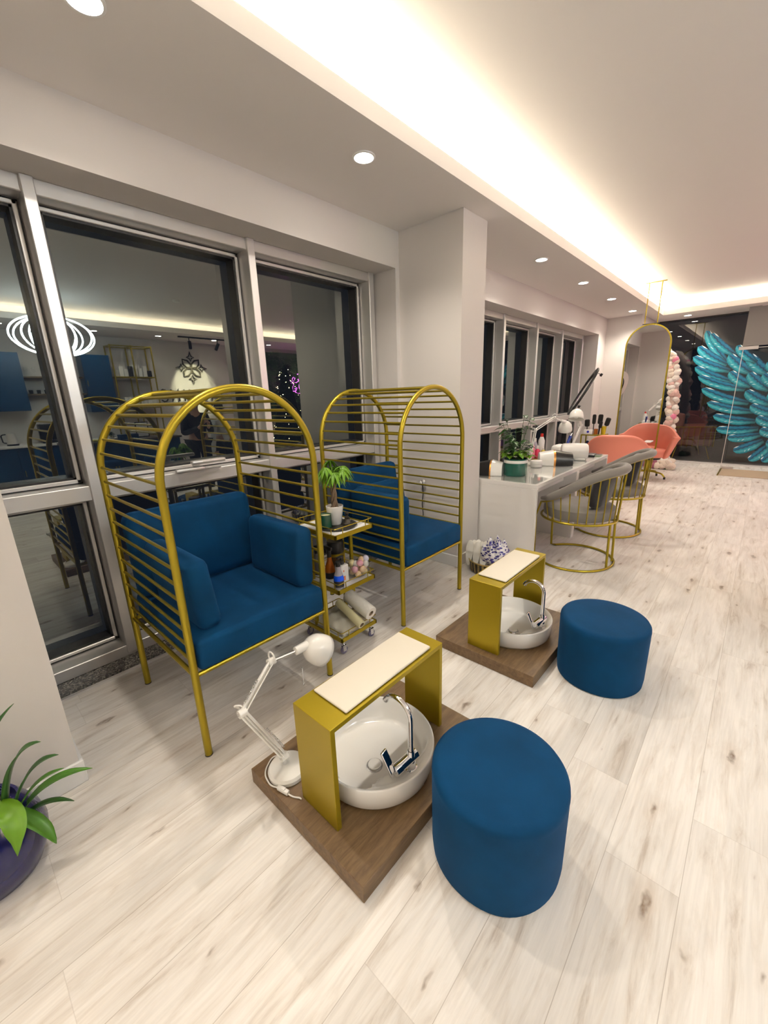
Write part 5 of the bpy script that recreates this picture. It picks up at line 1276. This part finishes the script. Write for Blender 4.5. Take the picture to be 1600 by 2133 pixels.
# logo and letters on the wall
M_brz = mat('dark_bronze_letters', (0.03, 0.026, 0.018), 0.35, metal=0.5)
def W(y, z): return (XR - 0.02 + 0.0, y, z)
LG = thing('wall_logo', 'dark four petal flower emblem mounted on the opposite wall above the letters', 'logo', (XR - 0.03, 4.77, 2.50))
def ribbon(pts, w_, closed=False):
    m = MB(); m.tube([(0, p[0], p[1]) for p in pts], w_, 4, closed=closed); return m
for sy in (-1, 1):
    for sz in (-1, 1):
        p = [(0, 0), (sy * .05, sz * .10), (sy * .20, sz * .21), (sy * .20, sz * .21), (sy * .21, sz * .20), (sy * .10, sz * .05), (0, 0)]
        p = [(0, 0.0)] + [(sy * (.02 + .0 * t), sz * .0) for t in ()] + rounded([(0, 0, 0), (0, sy * .015, sz * .17), (0, sy * .20, sz * .20)], .12, 6)[0:0]
        c = [(0, 0), (sy * .02, sz * .10), (sy * .09, sz * .175), (sy * .20, sz * .20), (sy * .195, sz * .09), (sy * .12, sz * .015)]
        obj('petal', ribbon(c + [(0, 0)], .019), M_brz, LG)
for k in range(4):
    a = k * PI / 2; ca, sa = math.cos(a), math.sin(a)
    d = [(.16, 0), (.225, .025), (.25, .09), (.275, .025), (.38, 0), (.275, -.025), (.25, -.09), (.225, -.025)]
    obj('star_point', ribbon([(ca * x - sa * y, sa * x + ca * y) for x, y in d], .016, True), M_brz, LG)
def letter(strokes, ych, nm, lab):
    m = MB()
    for s_ in strokes: m.tube([(0, ych - (x - .5) * .19, 1.72 + y * .28) for x, y in s_], .016, 6)
    m.xform(Matrix.Translation((-(XR - .03), 0, 0)) @ Matrix.Translation((XR - .03, 0, 0)))
    o = obj('letter', m, M_brz, loc=(XR - .03, 0, 0)); return tag(o, lab, 'letter', 'letters of the wall lettering')
LT = {'J': [[(.2, .15), (.35, 0), (.6, .02), (.72, .2), (.72, 1)]], 'A': [[(0, 0), (.5, 1), (1, 0)], [(.2, .35), (.8, .35)]], 'S': [[(.9, .88), (.6, 1), (.25, .93), (.12, .75), (.3, .56), (.7, .45), (.88, .25), (.7, .05), (.4, 0), (.08, .12)]],
      'M': [[(0, 0), (0, 1), (.5, .3), (1, 1), (1, 0)]], 'I': [[(.5, 0), (.5, 1)]], 'N': [[(.05, 0), (.05, 1), (.95, 0), (.95, 1)]], 'E': [[(.9, .86), (.65, 1), (.3, .95), (.16, .76), (.3, .56), (.62, .52)], [(.62, .52), (.3, .5), (.12, .28), (.28, .06), (.62, 0), (.92, .14)]]}
for i, (ch, y) in enumerate((('J', 5.50), ('A', 5.25), ('S', 4.99), ('M', 4.73), ('I', 4.50), ('N', 4.28), ('E', 4.03))):
    letter(LT[ch], y, ch, 'dark letter %s on the opposite wall, mirrored in the window' % ch)
# track light
TK = thing('track_light', 'black track with two spot heads lighting the wall logo', 'track light', (3.37, 4.73, ZS))
obj('track', MB().box((-.018, -.56, -.03), (.018, .56, 0)), M_blk, TK)
for y in (-.33, .33):
    h = MB().cyl((0, y, -.03), (0, y, -.10), .010, 10).cyl((-.03, y * 1.02, -.10), (.05, y * .9, -.24), .036, 20); obj('spot_head', h, M_blk, TK)
    l = bpy.data.lights.new('logo_spot', 'SPOT'); l.energy = 1500; l.color = (1, .93, .66); l.spot_size = .8; l.spot_blend = .7; l.shadow_soft_size = .03
    lo = bpy.data.objects.new('logo_spot', l); COL.objects.link(lo); lo.location = (3.43, 4.73 + y * .9, ZS - .26)
    lo.rotation_euler = (Vector((XR, 4.77, 2.15)) - lo.location).to_track_quat('-Z', 'Y').to_euler()
# chandelier of luminous rings
M_ring = emit('cool_white_led', (0.80, 0.93, 1.0), 26)
CH = thing('ring_chandelier', 'chandelier of cool white glowing rings, mirrored at the left window', 'chandelier', (2.2, 1.72, 2.76))
for k, (wy, a, hz) in enumerate(((.56, 1.5, .30), (.50, 1.9, .29), (.45, 1.2, .28), (.40, .7, .30), (.34, 2.4, .28), (.30, .3, .29), (.24, 2.8, .27), (.20, 0.1, .26), (.30, 1.55, .30))):
    obj('light_ring', MB().tube([(wy * math.cos(t) * math.cos(a), wy * math.cos(t) * math.sin(a), hz * math.sin(t)) for t in [2 * PI * q / 40 for q in range(40)]], .013, 8, closed=True), M_ring, CH)
obj('suspension_wire', MB().cyl((0, 0, .28), (0, 0, ZU - 2.76), .004, 6).cyl((0, 0, ZU - 2.79), (0, 0, ZU - 2.761), .06, 20), M_chr, CH)
tag(obj('smoke_detector', MB().lathe([(0, 0), (.05, 0), (.055, .02), (.055, .03), (0, .03)], 24), M_trim, loc=(1.19, 3.3, ZU - .03)), 'round white smoke detector on the tray ceiling, mirrored in the window', 'smoke detector')
# reception desk
RD = thing('reception_desk', 'navy reception desk with dark wooden top, mirrored behind the cage chair', 'desk', (2.75, 2.55, 0))
obj('front', MB().box((-.30, -.95, 0), (.30, .95, 1.0), .004, 1), M_cab, RD); obj('worktop', MB().box((-.34, -.98, 1.001), (.34, .98, 1.035), .003, 1), M_dkw, RD)
def stool(label, x, y):
    t = thing('bar_stool', label, 'stool', (x, y, 0), group='gold legged stools')
    for a in (.785, 2.356, 3.927, 5.498): obj('leg', MB().cyl((.19 * math.cos(a), .19 * math.sin(a), 0), (.13 * math.cos(a), .13 * math.sin(a), .62), .010, 8), M_gold, t)
    obj('footring', MB().tube([(.165 * math.cos(a), .165 * math.sin(a), .25) for a in [2 * PI * k / 24 for k in range(24)]], .008, 6, closed=True), M_gold, t)
    obj('seat', MB().lathe([(0, .62), (.17, .62), (.18, .64), (.18, .69), (.16, .71), (0, .715)], 32), M_blue, t)
    return t
stool('gold legged stool at the near end of the reception desk', 2.15, 2.12); stool('gold legged stool at the far end of the reception desk', 2.15, 2.85)
fr_ = thing('picture_frame', 'black framed white card on the reception desk', 'picture frame', (2.85, 2.95, 1.036))
obj('frame', MB().box((-.01, -.12, 0), (.01, .12, .30), .003, 1), M_blk, fr_); obj('card', MB().box((-.0115, -.10, .02), (-.0102, .10, .28)), M_whp, fr_)
tag(obj('book_stack', MB().box((-.09, -.13, 0), (.09, .13, .03), .003, 1), mat('yellow_cover', (.55, .48, .08), .5), loc=(2.65, 2.15, 1.036)), 'yellow covered book lying on the reception desk', 'book')
tag(obj('desk_box', MB().box((-.09, -.16, 0), (.09, .16, .09), .003, 1), M_cab, loc=(2.65, 2.62, 1.036)), 'dark blue box on the reception desk', 'box')
dp = thing('desk_plant', 'small green plant on the reception desk', 'potted plant', (2.8, 2.38, 1.036))
obj('pot', MB().lathe([(0, 0), (.04, 0), (.05, .08), (.045, .08), (0, .07)], 20), M_whp, dp)
m = MB(); rs = random.Random(2)
for k in range(40):
    a = rs.random() * 6.28; leaf(m, (0, 0, .07 + rs.random() * .05), (math.cos(a), math.sin(a), rs.random() * 1.4), .08, .015, .4)
obj('foliage', m, M_leafd, dp, recalc=False)

# decorated tree, plant wall and neon sign
XT = thing('christmas_tree', 'dark decorated tree with warm fairy lights, mirrored in the third pane', 'christmas tree', (3.35, 6.85, 0))
m = MB(); rs = random.Random(8)
for k in range(1500):
    z = .25 + 2.35 * (rs.random() ** 1.25); r_ = .80 * (1 - (z - .2) / 2.6) * (.35 + .65 * rs.random() ** .5); a = rs.random() * 2 * PI
    leaf(m, (r_ * math.cos(a), r_ * math.sin(a), z), (math.cos(a), math.sin(a), -.15 + rs.random() * .5), .14, .022, .25, n=3)
obj('needle_branches', m, mat('dark_fir', (0.012, 0.022, 0.010), .9, spec=0.05), XT, recalc=False, smooth=False)
obj('trunk', MB().cyl((0, 0, 0), (0, 0, .35), .035, 10, .03), M_bark, XT)
obj('inner_branches', MB().lathe([(0, .25), (.52, .28), (.40, .9), (.25, 1.6), (.08, 2.4), (0, 2.65)], 18), mat('dark_fir_core', (0.008, 0.014, 0.007), .95, spec=0.02, bump=1.0, bscale=30), XT)
M_fairy = emit('fairy_light', (1.0, .78, .40), 55)
fm_ = MB().ball((0, 0, 0), .009, 6, 4); f0 = obj('fairy_light', fm_, M_fairy, XT)
for k in range(95):
    z = .3 + 2.2 * rs.random(); r_ = .84 * (1 - (z - .2) / 2.6); a = rs.random() * 2 * PI
    o = f0 if k == 0 else f0.copy()
    if k: COL.objects.link(o)
    o.location = (r_ * math.cos(a), r_ * math.sin(a), z)
pw = MB(); rs = random.Random(12)
for k in range(900):
    leaf(pw, (XR - .04 - rs.random() * .05, 6.5 + rs.random() * 2.3, 1.2 + rs.random() * 1.7), (-1, rs.random() - .5, rs.random() - .6), .10, .03, .5, n=3)
pw.box((XR - .03, 6.4, 1.1), (XR - .01, 8.9, 3.0))
tag(obj('plant_wall', pw, M_leafd, recalc=False), 'panel of dense green foliage on the wall behind the neon sign', 'plant wall', kind='stuff')
NS = thing('neon_sign', 'purple handwritten neon sign on the plant wall, mirrored in the window', 'neon sign', (XR - .24, 7.75, 0))
M_neon = emit('purple_neon', (.85, .15, 1.0), 14)
K_ = [[(7.465, 2.277), (7.521, 2.211), (7.59, 2.177), (7.673, 2.229), (7.702, 2.297), (7.649, 2.324), (7.599, 2.262), (7.624, 2.177), (7.73, 2.161), (7.823, 2.213)], [(7.787, 2.4), (7.889, 2.416), (7.952, 2.386), (7.877, 2.299), (7.796, 2.247), (7.887, 2.189), (8.003, 2.231)], [(7.99, 2.318), (8.052, 2.267), (8.127, 2.337), (8.161, 2.233), (8.257, 2.269)], [(7.536, 2.16), (7.64, 2.126), (7.585, 2.024), (7.595, 1.914), (7.706, 1.937), (7.746, 2.023), (7.67, 2.006), (7.678, 1.886), (7.784, 1.85), (7.898, 1.876)], [(7.836, 2.127), (7.816, 2.023), (7.858, 1.918)], [(7.947, 2.127), (7.91, 1.988), (7.991, 1.9), (8.11, 1.951)]]
for s_ in K_: obj('neon_stroke', MB().tube([(0, y - 7.75, z) for y, z in s_], .009, 8), M_neon, NS)
l = bpy.data.lights.new('neon_glow', 'POINT'); l.energy = 55; l.color = (1.0, .22, .75); l.shadow_soft_size = .03
lo = bpy.data.objects.new('neon_glow', l); COL.objects.link(lo); lo.location = (XR - .45, 7.75, 2.15)

# ------------------------------------------------------------ two people standing to the right of the camera (mirrored only)
def skinmesh(name, verts, edges, radii, m_, parent, sub=2, root=0):
    me = bpy.data.meshes.new(name); me.from_pydata([Vector(v) for v in verts], edges, []); o = bpy.data.objects.new(name, me); COL.objects.link(o)
    md = o.modifiers.new('skin', 'SKIN'); md.use_smooth_shade = True
    sv = me.skin_vertices[0].data if me.skin_vertices else None
    if sv is None:
        bm_t = bmesh.new(); bm_t.from_mesh(me); bm_t.verts.layers.skin.verify(); bm_t.to_mesh(me); bm_t.free(); sv = me.skin_vertices[0].data
    for i, r in enumerate(radii): sv[i].radius = (r, r) if not isinstance(r, tuple) else r; sv[i].use_root = (i == root)
    o.modifiers.new('sub', 'SUBSURF').render_levels = sub; o.modifiers['sub'].levels = sub
    me.materials.append(m_); o.parent = parent; return o
M_skin = mat('skin', (0.50, 0.30, 0.22), 0.5)
def person(label, loc, rz, H, topm, botm, hairm, hold=True):
    t = thing('person', label, 'person', loc, rz)
    k = H / 1.8
    S_ = lambda *p: tuple(q * k for q in p)
    f = 0.30 if hold else 0.02                                  # hands forward (+x local)
    V = [S_(0, 0, .98), S_(0, 0, 1.15), S_(0, 0, 1.36), S_(0, 0, 1.47), S_(0.01, 0, 1.55), S_(0.015, 0, 1.66), S_(.015, 0, 1.72)]
    E_ = [(0, 1), (1, 2), (2, 3), (3, 4), (4, 5), (5, 6)]; Rr = [(.15*k, .11*k), (.14*k, .11*k), (.17*k, .12*k), .075*k, .055*k, (.082*k, .098*k), (.068*k, .085*k)]
    for s in (-1, 1):
        n = len(V)
        V += [S_(0, s * .10, .94), S_(.02, s * .11, .52), S_(-.02, s * .12, .10), S_(.10, s * .13, .035)]; E_ += [(0, n), (n, n+1), (n+1, n+2), (n+2, n+3)]; Rr += [.10*k, .062*k, .042*k, .035*k]
        n = len(V); hz = 1.28 if hold else .84
        hx = .34 if hold else .05; hy = .07 if hold else .25
        V += [S_(0, s * .17, 1.41), S_(.02 if hold else 0, s * .24, 1.13), S_(hx - .06, s * hy * 1.1, hz - .05), S_(hx, s * hy, hz)]; E_ += [(2, n), (n, n+1), (n+1, n+2), (n+2, n+3)]; Rr += [.062*k, .042*k, .027*k, .024*k]
    skinmesh('body', V, E_, Rr, M_skin, t)
    for s in (-1, 1):
        hz = 1.28 if hold else .84; hx = .34 if hold else .05; hy = .07 if hold else .25
        p = Vector(S_(hx, s * hy, hz)); dn = Vector((.4, -s * .5, .55)).normalized() if hold else Vector((.1, 0, -1)).normalized(); sd = Vector((0, .25, 1)).normalized() if hold else Vector((1, 0, 0))
        hv = [p, p + dn * .05 * k]; he = [(0, 1)]; hr = [.024 * k, .028 * k]
        for q in range(4):
            o2 = sd * (.024 - .016 * q) * k; L_ = (.075, .085, .08, .062)[q] * k; n = len(hv)
            hv += [p + dn * .075 * k + o2, p + dn * (.075 * k + L_ * .5) + o2 * 1.1, p + dn * (.075 * k + L_ * .85) + o2 + Vector((-.02, 0, 0)) * k]; he += [(1, n), (n, n+1), (n+1, n+2)]; hr += [.0095 * k, .0085 * k, .007 * k]
        n = len(hv); hv += [p + dn * .03 * k + sd * .035 * k, p + dn * .07 * k + sd * .055 * k]; he += [(0, n), (n, n+1)]; hr += [.011 * k, .009 * k]
        skinmesh('hand', hv, he, hr, M_skin, t)
    # clothing shells around the same joints
    V2 = [V[0], V[1], V[2], S_(0, 0, 1.45)]; E2 = [(0, 1), (1, 2), (2, 3)]; R2 = [(.172*k, .13*k), (.165*k, .13*k), (.188*k, .14*k), .085*k]
    for b in (11, 19):
        pass
    arms = [i for i in range(len(V)) if i in (11, 12, 13, 19, 20, 21)]
    for st_ in (11, 19):
        n = len(V2); V2 += [V[st_], V[st_+1], V[st_+2]]; E2 += [(2, n), (n, n+1), (n+1, n+2)]; R2 += [.078*k, .056*k, .040*k]
    skinmesh('shirt', V2, E2, R2, topm, t)
    V3 = [S_(0, 0, 1.0)]; E3 = []; R3 = [(.165*k, .125*k)]
    for st_ in (7, 15):
        n = len(V3); V3 += [V[st_], V[st_+1], V[st_+2]]; E3 += [(0, n), (n, n+1), (n+1, n+2)]; R3 += [.115*k, .078*k, .062*k]
    skinmesh('trousers', V3, E3, R3, botm, t)
    for s in (-1, 1): obj('shoe', MB().box((-.07*k, (s*.125-.045)*k, 0), (.20*k, (s*.125+.045)*k, .09*k), .035*k, 4), M_blk, t)
    # face and hair
    hc = Vector(S_(.02, 0, 1.685))
    obj('hair', MB().ball(hc + Vector((-.022, 0, .022)) * k, .105 * k, 20, 14, (.95, .80, 1.05)), hairm, t)
    obj('nose', MB().ball(hc + Vector((.095, 0, -.02)) * k, .014 * k, 10, 8, (1, .8, 1.5)), M_skin, t)
    for s in (-1, 1):
        obj('eye', MB().ball(hc + Vector((.083, s * .032, .005)) * k, .011 * k, 10, 8), M_blk, t)
        obj('ear', MB().ball(hc + Vector((.0, s * .086, -.01)) * k, .024 * k, 10, 8, (.6, .35, 1.2)), M_skin, t)
    obj('mouth', MB().box(hc + Vector((.080, -.022, -.068)) * k, hc + Vector((.090, .022, -.060)) * k, .003 * k), mat('lip', (.40, .15, .13), .5), t)
    return t
M_blkc = mat('black_cotton', (.012, .012, .014), .9); M_whc = mat('white_cotton', (.62, .66, .68), .8); M_jean = mat('dark_trousers', (.02, .025, .04), .9)
person('person in black clothes with short hair, arms raised to the chest, mirrored in the window', (0.95, 3.22, 0), PI, 1.84, M_blkc, M_blkc, mat('shaved_hair', (.16, .10, .075), .8))
person('person in a loose white shirt and dark trousers, mirrored beside the logo letters', (1.25, 3.82, 0), PI - .3, 1.66, M_whc, M_jean, mat('dark_hair', (.02, .014, .01), .6), hold=False)

# twisted cord with two white sockets hanging on the side of the column
hc_ = thing('wall_cord', 'thin dark cord with white sockets at both ends hanging beside the far blue armchair', 'cord', (-2.43, 3.252, 0.40))
obj('stem', MB().tube([(0.006 * math.sin(k * 1.1), -0.012, 0.02 + .042 * k) for k in range(11)], 0.005, 6), M_blk, hc_)  # the black cord itself
for z in (.03, .42):
    for q in (-1, 1): obj('blossom', MB().ball((q * .018, -.018, z + .01 * q), .017, 10, 8, (1, .6, 1.2)), M_whp, hc_)  # white sockets at the two ends of the cord
